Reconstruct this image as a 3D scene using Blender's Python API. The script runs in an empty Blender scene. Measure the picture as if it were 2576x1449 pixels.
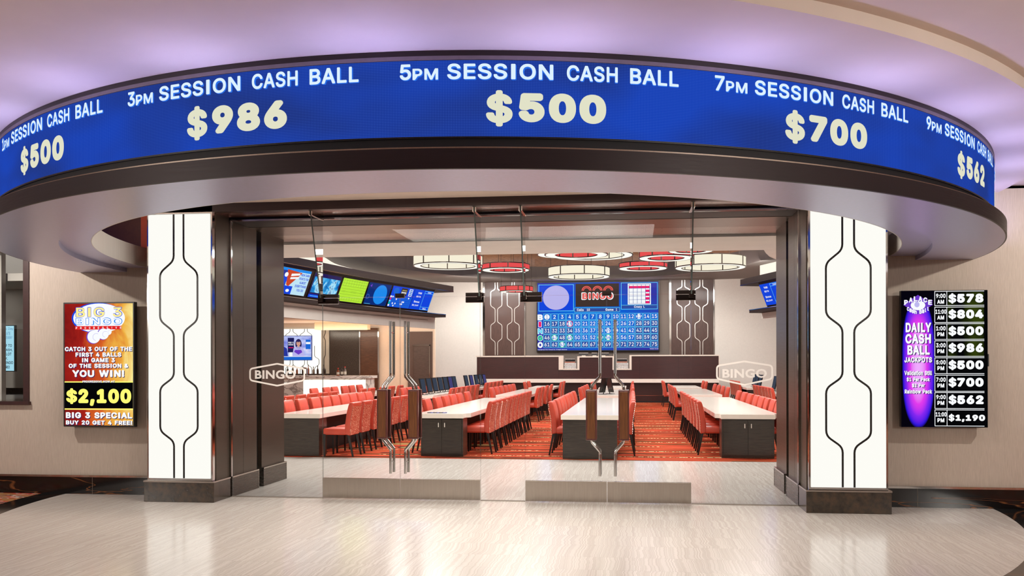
import bpy, bmesh, math, random
from mathutils import Vector, Matrix
random.seed(7)
SC = bpy.context.scene
COL = SC.collection
PI = math.pi
R_ = math.radians

# ------------------------------------------------------------------ camera, world, lights, exposure
cam_d = bpy.data.cameras.new('camera')
cam_d.sensor_fit = 'HORIZONTAL'; cam_d.sensor_width = 36.0
cam_d.lens = 2180.0/2576*36
cam_d.shift_x = -0.0202; cam_d.shift_y = 0.0740
cam_d.clip_end = 200
cam = bpy.data.objects.new('camera', cam_d); COL.objects.link(cam)
cam.matrix_world = (Matrix.Translation((0, 0, 1.64)) @ Matrix.Rotation(0.1145, 4, 'Z')
                    @ Matrix.Rotation(PI/2, 4, 'X') @ Matrix.Rotation(-0.002, 4, 'Z'))
SC.camera = cam
SC.view_settings.view_transform = 'Standard'
SC.view_settings.look = 'None'
SC.view_settings.exposure = 0.0
SC.view_settings.gamma = 1.0
SC.view_settings.use_curve_mapping = False

w = bpy.data.worlds.new('casino_hall_ambient'); SC.world = w
w.use_nodes = True
w.node_tree.nodes['Background'].inputs[0].default_value = (1.0, 0.95, 0.91, 1)
w.node_tree.nodes['Background'].inputs[1].default_value = 1.25

def light(name, kind, loc, energy, color=(1, .93, .85), target=None, size=1.0, size_y=None, angle=None, blend=.3):
    d = bpy.data.lights.new(name, kind); d.energy = energy; d.color = color
    if kind == 'AREA':
        d.shape = 'RECTANGLE' if size_y else 'DISK'; d.size = size
        if size_y: d.size_y = size_y
    else:
        d.shadow_soft_size = size
    if kind == 'SPOT':
        d.spot_size = angle or R_(80); d.spot_blend = blend
    o = bpy.data.objects.new(name, d); COL.objects.link(o); o.location = loc
    if target is not None:
        o.rotation_euler = (Vector(target)-Vector(loc)).to_track_quat('-Z', 'Y').to_euler()
    return o

WARM = (1, .93, .85)
HALL = (1, .965, .93)
# front: ceiling downlights of the casino floor, two of them washing the wall either side of the canopy
light('wall_wash_left', 'SPOT', (-8.3, 8.5, 3.5), 240, WARM, (-6.8, 10.3, 1.1), .05, angle=R_(112), blend=.7)
light('wall_wash_right', 'SPOT', (5.6, 8.3, 3.5), 240, WARM, (3.7, 10.3, 1.1), .05, angle=R_(112), blend=.7)
for i, (x, y) in enumerate(((-13.0, -2.6), (8.0, -2.6))):
    light('ceiling_downlight_front', 'AREA', (x, y, 3.6), 420, WARM, (x*.45, y+6.5, 0), .6)
light('ceiling_fill_right', 'SPOT', (5.0, 2.4, 1.9), 480, WARM, (4.6, 2.8, 3.6), .15, angle=R_(150), blend=1)  # added unseen uplight, brightens the ceiling at the right
light('ceiling_fill_left', 'SPOT', (-6.4, 2.6, 1.9), 230, WARM, (-6.0, 2.8, 3.6), .15, angle=R_(150), blend=1)  # same added uplight for the left ceiling corner
light('entry_downlight', 'AREA', (-1.5, 8.2, 3.5), 190, WARM, (-1.5, 8.2, 0), 3.6, 1.2)
for i in range(9):                     # warm cove inside the canopy ring
    a = R_(-72+18*i)
    light('canopy_cove', 'AREA', (-1.57+4.62*math.sin(a), 10.5-4.62*math.cos(a), 3.06), 9, (1, .88, .78), (-1.57+4.40*math.sin(a), 10.5-4.40*math.cos(a), 4), 1.0, .04)
light('gaming_room_fill', 'AREA', (-9.2, 11.3, 2.7), 1.2, WARM, (-9.2, 11.6, 0), .5)  # light added to brighten the dark room behind the window
# hall: large area lights added under ceiling and coffer for brightness
for i, (x, y) in enumerate(((-9.5, 17.5), (-5, 17), (-.8, 17), (3.6, 17), (-5.6, 22), (3.2, 22))):
    light('hall_fill', 'AREA', (x, y, 5.22), 300, HALL, (x, y, 0), 2.2)
for i, (x, y) in enumerate(((-7.5, 26), (-1.8, 25), (3.8, 25), (-4.5, 32), (1, 32))):
    light('coffer_fill', 'AREA', (x, y, 7.0), 420, HALL, (x, y, 0), 4.0)
light('rear_wall_wash', 'AREA', (-1.5, 36.9, 5.15), 90, HALL, (-1.5, 38.6, 2.5), 9, .5)
light('left_wall_wash', 'AREA', (-6.2, 35.6, 5.1), 100, HALL, (-7.6, 38.0, 1.6), 2.5, .5)
light('right_wall_wash', 'AREA', (3.0, 32.5, 5.1), 110, HALL, (6.5, 37.6, 1.5), 4.0, .5)
light('bar_cove', 'AREA', (-11.2, 33.0, 1.75), 110, (1, .62, .38), (-11.2, 32.6, 3.0), 6, .6)
light('bar_back', 'AREA', (-10.6, 32.4, 2.95), 60, (1, .86, .70), (-10.6, 33.6, 1.0), 5, .4)
light('hall_entry_downlight', 'AREA', (-1.5, 12.9, 3.37), 90, HALL, (-1.5, 12.9, 0), 5, .6)
for i in range(15):                    # added violet lights by the canopy ledge, for the sign's glow on the ceiling
    a = R_(-84+12*i)
    o_ = light('sign_glow_fill', 'AREA', (-1.57+5.47*math.sin(a), 10.5-5.47*math.cos(a), 2.99), 4.2, (.52, .48, 1.0), (-1.57+5.68*math.sin(a), 10.5-5.68*math.cos(a), 4), .5, .04)
SC.cycles.max_bounces = 9
SC.cycles.transparent_max_bounces = 24
SC.cycles.diffuse_bounces = 3
SC.cycles.glossy_bounces = 3
SC.cycles.caustics_reflective = False
SC.cycles.caustics_refractive = False
SC.cycles.sample_clamp_indirect = 4.0

# ------------------------------------------------------------------ materials
def S(r, g, b):
    def f(c):
        c /= 255.0
        return c/12.92 if c <= .04045 else ((c+.055)/1.055)**2.4
    return (f(r), f(g), f(b), 1.0)

MATS = {}
class NT:
    """small node-graph helper"""
    def __init__(s, name):
        s.m = bpy.data.materials.new(name); s.m.use_nodes = True
        s.t = s.m.node_tree; s.n = s.t.nodes; s.n.clear()
        s.out = s.n.new('ShaderNodeOutputMaterial')
    def add(s, typ, **kw):
        n = s.n.new(typ)
        for k, v in kw.items():
            if k.startswith('i_'):
                n.inputs[k[2:].replace('_', ' ')].default_value = v
            else: setattr(n, k, v)
        return n
    def link(s, a, b): s.t.links.new(a, b)
    def math(s, op, a, b=None, c=None):
        n = s.n.new('ShaderNodeMath'); n.operation = op
        for i, v in enumerate((a, b, c)):
            if v is None: continue
            if isinstance(v, (int, float)): n.inputs[i].default_value = v
            else: s.link(v, n.inputs[i])
        return n.outputs[0]
    def ramp(s, fac, stops, interp='LINEAR'):
        n = s.n.new('ShaderNodeValToRGB'); n.color_ramp.interpolation = interp
        e = n.color_ramp.elements
        while len(e) > 1: e.remove(e[-1])
        e[0].position = stops[0][0]; e[0].color = stops[0][1]
        for p, c in stops[1:]:
            q = e.new(p); q.color = c
        s.link(fac, n.inputs[0]); return n.outputs[0]
    def mix(s, fac, a, b):
        n = s.n.new('ShaderNodeMix'); n.data_type = 'RGBA'
        for sock, v in ((n.inputs[0], fac), (n.inputs[6], a), (n.inputs[7], b)):
            if isinstance(v, (int, float, tuple)): sock.default_value = v
            else: s.link(v, sock)
        return n.outputs[2]
    def coord(s, kind='Object', scale=(1, 1, 1), loc=(0, 0, 0), rot=(0, 0, 0)):
        c = s.n.new('ShaderNodeTexCoord'); m = s.n.new('ShaderNodeMapping')
        m.inputs['Scale'].default_value = scale; m.inputs['Location'].default_value = loc
        m.inputs['Rotation'].default_value = rot
        s.link(c.outputs[kind], m.inputs[0]); return m.outputs[0]
    def sep(s, v):
        n = s.n.new('ShaderNodeSeparateXYZ'); s.link(v, n.inputs[0]); return n.outputs
    def noise(s, v, scale=5, detail=3, rough=.5, dist=0):
        n = s.n.new('ShaderNodeTexNoise'); n.inputs['Scale'].default_value = scale
        n.inputs['Detail'].default_value = detail; n.inputs['Roughness'].default_value = rough
        n.inputs['Distortion'].default_value = dist
        s.link(v, n.inputs['Vector']); return n.outputs[0]
    def bsdf(s, color, rough=.5, metal=0., spec=.5, coat=0., bump=None, bs=.1, bd=.01):
        p = s.n.new('ShaderNodeBsdfPrincipled')
        for k, v in (('Base Color', color), ('Roughness', rough), ('Metallic', metal)):
            if isinstance(v, (int, float, tuple)): p.inputs[k].default_value = v
            else: s.link(v, p.inputs[k])
        p.inputs['Specular IOR Level'].default_value = spec
        p.inputs['Coat Weight'].default_value = coat; p.inputs['Coat Roughness'].default_value = .08
        if bump is not None:
            b = s.n.new('ShaderNodeBump'); b.inputs['Strength'].default_value = bs; b.inputs['Distance'].default_value = bd
            s.link(bump, b.inputs['Height']); s.link(b.outputs[0], p.inputs['Normal'])
        s.link(p.outputs[0], s.out.inputs[0]); return s.m
    def emit(s, color, strength=1.0):
        e = s.n.new('ShaderNodeEmission')
        for k, v in (('Color', color), ('Strength', strength)):
            if isinstance(v, (int, float, tuple)): e.inputs[k].default_value = v
            else: s.link(v, e.inputs[k])
        s.link(e.outputs[0], s.out.inputs[0]); return s.m

def flat(name, rgb, rough=.5, metal=0., spec=.5, coat=0., var=.06, scale=(6, 6, 6)):
    """solid finish with a slight tonal grain"""
    if name in MATS: return MATS[name]
    g = NT(name); c = S(*rgb)
    if var:
        n = g.noise(g.coord('Object', scale), 3, 3)
        d = tuple(x*(1-var*1.6) for x in c[:3])+(1,); l = tuple(min(1, x*(1+var*1.6)) for x in c[:3])+(1,)
        col = g.ramp(n, [(.3, d), (.7, l)])
    else: col = c
    MATS[name] = g.bsdf(col, rough, metal, spec, coat); return MATS[name]

def em(name, rgb, strength=1.0):
    if name in MATS: return MATS[name]
    MATS[name] = NT(name).emit(S(*rgb), strength); return MATS[name]

def brushed(name, rgb, rough=.35, metal=.75, scale=(1.2, 1.2, 120), amp=.22):
    g = NT(name); c = S(*rgb)
    n = g.noise(g.coord('Object', scale), 2.0, 4, .6)
    col = g.ramp(n, [(.25, tuple(x*(1-amp) for x in c[:3])+(1,)), (.75, tuple(min(1, x*(1+amp)) for x in c[:3])+(1,))])
    rr = g.math('MULTIPLY_ADD', n, .22, rough-.1)
    MATS[name] = g.bsdf(col, rr, metal); return MATS[name]

def wood(name, dark, light_, rough=.35, scale=(14, 14, 1.2), coat=.3, amount=4):
    g = NT(name)
    v = g.coord('Object', scale)
    n = g.noise(v, 2.2, 5, .6, .6)
    MATS[name] = g.bsdf(g.ramp(n, [(.3, S(*dark)), (.7, S(*light_))]), rough, 0, .5, coat, n, .05, .004)
    return MATS[name]

chrome = flat('chrome', (205, 203, 200), .08, 1.0, var=0)
satin = flat('satin_steel', (186, 178, 170), .16, 1.0, var=.05, scale=(90, 1, 1))
patch_m = flat('patch_dark_steel', (78, 70, 66), .12, 1.0, var=0)
pull_m = flat('pull_nickel', (226, 220, 212), .3, .3, var=0)
black = flat('black_plastic', (14, 14, 15), .35, var=0)
blackm = flat('black_reveal', (8, 7, 7), .6, var=0)
whitew = flat('white_trim', (222, 208, 196), .45, var=.03)
dark_metal = brushed('dark_brushed_metal', (88, 78, 68), .34, .75)
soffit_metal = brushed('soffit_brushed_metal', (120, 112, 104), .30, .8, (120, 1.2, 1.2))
canopy_metal = brushed('canopy_brushed_metal', (184, 180, 206), .34, .5, (14, 14, 1), .10)  # violet of the reflected LED glow put into the metal colour
inner_metal = brushed('inner_ring_metal', (218, 212, 204), .4, .3, (60, 60, 1), .12)
band_dark = brushed('canopy_dark_band', (44, 33, 34), .42, .3, (2, 2, 60), .15)
grey_strip = flat('canopy_grey_strip', (120, 108, 120), .5, .2, var=.04)
ceil_m = flat('ceiling_paint', (226, 212, 200), .8, var=.015, scale=(1, 1, 1))
hall_ceil = flat('hall_ceiling_paint', (128, 120, 114), .75, var=.02, scale=(1, 1, 1))
hall_beige = flat('hall_beige_plaster', (206, 202, 196), .8, var=.02, scale=(1, 1, 1))
hall_wall_m = flat('hall_cream_wall', (230, 224, 216), .8, var=.02)
taupe = flat('rear_taupe_wall', (118, 106, 98), .7, var=.03)
coffer_dark = brushed('coffer_dark_fascia', (48, 37, 32), .5, .1, (8, 8, 1), .15)
coffer_wood = wood('coffer_wood', (98, 66, 46), (140, 98, 70), .5, (3, 3, 20), .1)
coffer_top = flat('coffer_top', (52, 44, 42), .8, var=.2, scale=(2, 2, 2))
unit_wood = flat('unit_dark_wood', (42, 30, 27), .6, spec=.15, var=.12, scale=(3, 3, 30))
station_wood = wood('station_mahogany', (42, 13, 15), (62, 22, 23), .34, (1.6, 1.6, 22), .4)
panel_wood = wood('rear_panel_wood', (66, 44, 38), (92, 62, 54), .4, (20, 20, 2), .2)
grip_wood = wood('grip_walnut', (66, 38, 21), (106, 66, 39), .3, (40, 40, 2.2), .5)
grip_edge = wood('grip_dark_edge', (60, 30, 28), (86, 44, 40), .3, (40, 40, 2.2), .5)
table_wood = wood('table_black_oak', (22, 18, 15), (60, 51, 42), .38, (3, 3, 46), .3)
table_dark = flat('table_underside', (20, 17, 15), .6, var=.1)
quartz = flat('white_quartz', (233, 224, 214), .16, spec=.5, coat=.25, var=.012, scale=(3, 3, 3))
coral = flat('coral_leather', (192, 68, 47), .42, coat=.06, var=.05, scale=(5, 5, 5))
legm = flat('chair_leg_black', (20, 16, 15), .35, var=.1)
nail = flat('nailhead_silver', (226, 208, 196), .25, .6, var=0)
dimscreen = em('monitor_standby', (60, 68, 84), 1.0)
dimscreen2 = em('monitor_violet', (70, 68, 118), 1.0)

g = NT('woven_red_fabric')
v = g.coord('Object', (46, 46, 100)); n = g.noise(v, 1.0, 2, .5, .4)
MATS['woven'] = woven = g.bsdf(g.ramp(n, [(.50, S(166, 44, 26)), (.56, S(206, 120, 92)), (.66, S(226, 176, 148))]), .75, 0, .2, 0, n, .3, .003)

g = NT('beige_wallcovering')
v = g.coord('Object', (220, 220, 6)); n = g.noise(v, 1.5, 3, .6)
n2 = g.noise(g.coord('Object', (160, 160, 160)), 1, 2)
MATS['wallc'] = wallc = g.bsdf(g.ramp(n, [(.3, S(182, 168, 154)), (.7, S(204, 190, 176))]), .75, 0, .3, 0, n2, .12, .003)

# pale stone floor: narrow wavy veins running away from the doors, per-tile shift
g = NT('veined_limestone')
co = g.coord('Object'); sx, sy, sz = g.sep(co)
tx = g.math('FLOOR', g.math('DIVIDE', sx, .92)); ty = g.math('FLOOR', g.math('DIVIDE', sy, .46))
wn = g.n.new('ShaderNodeTexWhiteNoise'); wn.noise_dimensions = '2D'
cmb = g.n.new('ShaderNodeCombineXYZ'); g.link(tx, cmb.inputs[0]); g.link(ty, cmb.inputs[1]); g.link(cmb.outputs[0], wn.inputs['Vector'])
nw = g.noise(g.coord('Object', (.9, 2.6, 1)), 1.5, 3, .5)
ph = g.math('ADD', g.math('MULTIPLY', sx, 8.0), g.math('ADD', g.math('MULTIPLY', nw, .75), g.math('MULTIPLY', wn.outputs[0], 9.0)))
cm2 = g.n.new('ShaderNodeCombineXYZ'); g.link(ph, cm2.inputs[0])
nv = g.noise(cm2.outputs[0], 2.0, 5, .62)
fx = g.math('FRACT', g.math('DIVIDE', sx, .92)); fy = g.math('FRACT', g.math('DIVIDE', sy, .46))
gx = g.math('LESS_THAN', fx, .0035); gy = g.math('LESS_THAN', fy, .006)
gr = g.math('MULTIPLY', g.math('MAXIMUM', gx, gy), .35)
base = g.ramp(nv, [(.28, S(192, 182, 172)), (.42, S(222, 216, 209)), (.48, S(203, 194, 185)), (.55, S(226, 220, 213)), (.62, S(204, 195, 186)), (.75, S(224, 218, 211))])
tone = g.mix(g.math('MULTIPLY', wn.outputs[0], .10), base, S(190, 180, 172))
MATS['stone'] = stone = g.bsdf(g.mix(gr, tone, S(140, 128, 116)), .2, 0, .5, .15)

# black marble with rust veins
g = NT('black_rust_marble')
co = g.coord('Object', (.45, .45, 5))
n1 = g.noise(co, .9, 3, .5, 1.2); n2 = g.noise(co, 14, 5, .7)
vein = g.math('SUBTRACT', 1.0, g.math('MULTIPLY', g.math('ABSOLUTE', g.math('SUBTRACT', n1, .5)), 70))
vein = g.math('MULTIPLY', g.math('MAXIMUM', vein, 0.0), g.math('MULTIPLY', n2, 1.2))
n3 = g.math('GREATER_THAN', g.noise(co, .4, 1), .66)
rust = g.math('MULTIPLY', n3, g.math('MULTIPLY', n2, .2))
MATS['marble'] = marble = g.bsdf(g.mix(g.math('MAXIMUM', vein, rust), S(9, 7, 8), S(150, 92, 50)), .12, 0, .5, .2)
g = NT('brown_stone_plinth')
n1 = g.noise(g.coord('Object', (6, 6, 6)), 1.5, 6, .65)
MATS['plinth'] = plinth = g.bsdf(g.ramp(n1, [(.3, S(30, 22, 16)), (.5, S(54, 44, 34)), (.72, S(78, 58, 40))]), .22, 0, .5, .2)
base_metal = brushed('jamb_base_metal', (88, 79, 72), .26, .75, (1, 1, 60), .1)

g = NT('bar_marble')
co = g.coord('Object', (1.2, 1.2, 2), rot=(.3, .5, .2)); n1 = g.noise(co, 1.1, 4, .55, 1.6)
vein = g.math('SUBTRACT', 1.0, g.math('MULTIPLY', g.math('ABSOLUTE', g.math('SUBTRACT', n1, .5)), 22))
MATS['barm'] = bar_marble = g.bsdf(g.mix(g.math('MAXIMUM', vein, 0.0), S(232, 222, 212), S(150, 138, 130)), .2, 0, .5)
g = NT('granite_dark')
n1 = g.noise(g.coord('Object', (18, 18, 18)), 2, 6, .8)
MATS['granite'] = granite = g.bsdf(g.ramp(n1, [(.35, S(34, 30, 28)), (.62, S(84, 76, 70)), (.75, S(130, 120, 112))]), .18, 0, .5)

# hall carpet: red-orange bands with broken pale dashes, dark hairlines and grey-olive pebbles by the left tables
g = NT('red_striped_carpet')
co = g.coord('Object'); sx, sy, sz = g.sep(co)
band = g.noise(g.coord('Object', (.12, 2.6, 1)), 1.6, 2, .5)
blk = g.noise(g.coord('Object', (.55, 1.3, 1), (3, 1, 0)), 1.0, 1)
col = g.ramp(g.math('ADD', g.math('MULTIPLY', band, .7), g.math('MULTIPLY', blk, .3)),
             [(.0, S(84, 44, 20)), (.38, S(168, 58, 34)), (.44, S(198, 78, 48)), (.50, S(112, 62, 28)), (.54, S(184, 66, 40)), (.60, S(96, 52, 22)), (.65, S(180, 78, 42))], 'CONSTANT')
dash_row = g.math('LESS_THAN', g.math('FRACT', g.math('MULTIPLY', sy, 1.05)), .085)
dn = g.noise(g.coord('Object', (7, 1.05, 1)), 3, 1)
patch = g.noise(g.coord('Object', (.5, 1.05, 1), (9, 4, 0)), 1, 1)
dash = g.math('MULTIPLY', dash_row, g.math('MULTIPLY', g.math('GREATER_THAN', dn, .5), g.math('GREATER_THAN', patch, .46)))
blk_row = g.math('LESS_THAN', g.math('FRACT', g.math('ADD', g.math('MULTIPLY', sy, 1.05), .42)), .10)
patch2 = g.noise(g.coord('Object', (.6, 1.05, 1), (2, 7, 0)), 1, 1)
blkm = g.math('MULTIPLY', blk_row, g.math('GREATER_THAN', patch2, .50))
col = g.mix(blkm, col, S(40, 18, 14)); col = g.mix(dash, col, S(214, 186, 140))
vo = g.n.new('ShaderNodeTexVoronoi'); vo.inputs['Scale'].default_value = 1.0; vo.inputs['Randomness'].default_value = .7
g.link(g.coord('Object', (1.25, 2.0, 1)), vo.inputs['Vector'])
peb = g.math('LESS_THAN', vo.outputs['Distance'], .36); rim = g.math('LESS_THAN', vo.outputs['Distance'], .42)
zone = g.math('MULTIPLY', g.math('LESS_THAN', sx, -2.6), g.math('GREATER_THAN', g.noise(g.coord('Object', (.35, .5, 1)), 1, 1), .47))
col = g.mix(g.math('MULTIPLY', rim, zone), col, S(60, 26, 16))
col = g.mix(g.math('MULTIPLY', peb, zone), col, S(150, 122, 74))
pile = g.noise(g.coord('Object', (300, 300, 1)), 1, 2)
MATS['carpet'] = carpet = g.bsdf(g.mix(g.math('MULTIPLY', pile, .22), col, S(70, 26, 16)), .95, 0, .1, 0, pile, .2, .004)

g = NT('casino_carpet')
n1 = g.noise(g.coord('Object', (2, 9, 1)), 1.3, 2)
MATS['ccarpet'] = casino_carpet = g.bsdf(g.ramp(n1, [(.35, S(150, 112, 70)), (.46, S(178, 40, 30)), (.52, S(208, 196, 180)), (.56, S(60, 34, 26)), (.64, S(176, 138, 92))], 'CONSTANT'), .95, 0, .1)

def glass_mat(name, tint, ior=1.45):
    g = NT(name)
    fr = g.add('ShaderNodeFresnel', i_IOR=ior); tr = g.add('ShaderNodeBsdfTransparent'); gl = g.add('ShaderNodeBsdfGlossy')
    tr.inputs[0].default_value = tint; gl.inputs['Roughness'].default_value = 0.0
    mx = g.add('ShaderNodeMixShader'); g.link(fr.outputs[0], mx.inputs[0]); g.link(tr.outputs[0], mx.inputs[1]); g.link(gl.outputs[0], mx.inputs[2])
    g.link(mx.outputs[0], g.out.inputs[0]); MATS[name] = g.m; return g.m
glass = glass_mat('clear_glass', (.985, .99, .985, 1), 1.22)
glass_edge = flat('glass_edge_green', (88, 104, 98), .1, .3, var=0)
fin_edge = flat('fin_edge_dark', (86, 98, 95), .08, .5, var=0)
g = NT('etched_white')
d1_ = g.add('ShaderNodeBsdfDiffuse'); d1_.inputs[0].default_value = S(250, 246, 240); d2_ = g.add('ShaderNodeBsdfTranslucent'); d2_.inputs[0].default_value = S(120, 120, 120)
d_ = g.add('ShaderNodeAddShader'); g.link(d1_.outputs[0], d_.inputs[0]); g.link(d2_.outputs[0], d_.inputs[1]); tr = g.add('ShaderNodeBsdfTransparent')
mx = g.add('ShaderNodeMixShader'); mx.inputs[0].default_value = .80
g.link(tr.outputs[0], mx.inputs[1]); g.link(d_.outputs[0], mx.inputs[2]); g.link(mx.outputs[0], g.out.inputs[0]); etched = g.m

# lit things
panel_white = em('lit_column_panel', (255, 254, 247), .985)
lamp_white = em('lamp_cream_shade', (255, 246, 222), .98)
lamp_red = em('lamp_red_shade', (240, 84, 84), .95)
lamp_rim = em('lamp_diffuser', (255, 250, 238), 1.15)
lit_cove = em('lit_cove_white', (255, 242, 226), 1.15)  # emission stands in for light falling on the cove walls
bar_white = em('bar_lit_panel', (255, 250, 240), 1.25)
T_white = em('screen_white', (250, 252, 255), 1.0)
T_ice = em('led_ice_white', (222, 242, 255), 1.0)
T_cream = em('led_cream', (226, 226, 200), 1.0)
T_halo = em('led_halo_blue', (40, 110, 230), 1.0)
T_yellow = em('screen_yellow', (255, 251, 120), 1.0)
T_pale_y = em('screen_pale_yellow', (255, 240, 150), 1.0)
T_black = em('screen_black', (6, 6, 8), 1.0)
T_navy = em('screen_navy', (40, 30, 90), 1.0)
T_blue = em('screen_blue', (20, 70, 225), 1.0)
T_cyan = em('screen_cyan', (110, 220, 250), 1.0)
T_sky = em('screen_sky', (30, 140, 240), 1.0)
T_red = em('screen_red', (226, 40, 40), 1.0)
T_pink = em('screen_pink', (240, 30, 110), 1.0)
T_coral = em('screen_coral', (240, 96, 90), 1.0)
T_green = em('screen_green', (0, 200, 150), 1.0)
T_brown = em('screen_brown', (66, 52, 48), 1.0)
T_lime = em('screen_lime', (186, 236, 60), 1.0)
T_dgreen = em('screen_dark_green', (90, 130, 40), 1.0)
T_lilac = em('screen_lilac', (190, 184, 240), 1.0)
T_cell = em('screen_cell_blue', (30, 104, 214), 1.0)
T_cell2 = em('screen_cell_dark', (50, 80, 164), 1.0)
T_purple = em('screen_purple', (110, 60, 200), 1.0)
T_skin = em('screen_skin', (214, 160, 140), 1.0)
T_hair = em('screen_hair', (40, 34, 90), 1.0)
T_suit = em('screen_suit', (40, 56, 160), 1.0)

# LED wrap: deep blue with a fine dot raster
g = NT('led_blue_raster')
uv = g.n.new('ShaderNodeUVMap'); ux, uy, uz = g.sep(uv.outputs[0])
du = g.math('ABSOLUTE', g.math('SUBTRACT', g.math('FRACT', g.math('MULTIPLY', ux, 100)), .5))
dv = g.math('ABSOLUTE', g.math('SUBTRACT', g.math('FRACT', g.math('MULTIPLY', uy, 100)), .5))
dot = g.math('LESS_THAN', g.math('ADD', g.math('MULTIPLY', du, du), g.math('MULTIPLY', dv, dv)), .10)
n1 = g.noise(g.coord('Object', (.8, .8, 1.6)), 1.2, 2)
bl = g.ramp(n1, [(.35, S(26, 46, 122)), (.65, S(20, 62, 178))])
led_bg = g.emit(g.mix(g.math('MULTIPLY', dot, .35), bl, S(70, 110, 220)), 1.0)

def gen_grad(name, build, strength=1.0):
    g = NT(name); c = g.n.new('ShaderNodeTexCoord'); x, y, z = g.sep(c.outputs['Generated'])
    return g.emit(build(g, x, y, z, c.outputs['Generated']), strength)
def fire(g, x, y, z, v):
    n = g.noise(v, 3.0, 4, .6, .8)
    f = g.math('ADD', g.math('MULTIPLY', x, .75), g.math('MULTIPLY_ADD', n, .6, -.22))
    return g.ramp(f, [(.0, S(110, 16, 20)), (.3, S(168, 34, 26)), (.52, S(216, 98, 40)), (.72, S(240, 180, 70)), (.95, S(255, 250, 170))])
scr_fire = gen_grad('screen_fire', fire)
def beam(g, x, y, z, v):
    dx = g.math('DIVIDE', g.math('ABSOLUTE', g.math('SUBTRACT', x, .20)), .19)
    dz = g.math('ABSOLUTE', g.math('DIVIDE', g.math('SUBTRACT', z, .47), .48))
    d = g.math('ADD', g.math('POWER', dx, 2.0), g.math('POWER', dz, 3.0))
    return g.ramp(d, [(.0, S(240, 170, 255)), (.25, S(226, 60, 236)), (.55, S(130, 40, 240)), (.85, S(50, 24, 220)), (1.0, S(6, 4, 14))])
scr_beam = gen_grad('screen_purple_beam', beam)
def board(g, x, y, z, v):
    d = g.math('ADD', g.math('MULTIPLY', g.math('ABSOLUTE', g.math('SUBTRACT', x, .45)), 1.2), g.math('ABSOLUTE', g.math('SUBTRACT', z, .5)))
    return g.ramp(d, [(.0, S(14, 130, 235)), (.4, S(16, 96, 214)), (.9, S(52, 56, 170))])
scr_board = gen_grad('screen_board_blue', board)
def greentint(g, x, y, z, v):
    n = g.noise(v, 4, 2)
    return g.ramp(n, [(.45, S(5, 5, 8)), (.7, S(50, 62, 14))])
scr_gtint = gen_grad('screen_green_tint', greentint)
scr_bluevid = gen_grad('screen_blue_video', lambda g, x, y, z, v: g.ramp(g.noise(g.n.new('ShaderNodeTexCoord').outputs['Object'], 3.2, 2, .5, 1.0), [(.3, S(18, 60, 160)), (.48, S(40, 160, 230)), (.6, S(180, 235, 255)), (.72, S(40, 70, 150))]))
scr_news = gen_grad('screen_news', lambda g, x, y, z, v: g.ramp(g.noise(v, 5, 2), [(.3, S(120, 130, 225)), (.55, S(190, 200, 250)), (.7, S(236, 226, 250))]))

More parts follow.
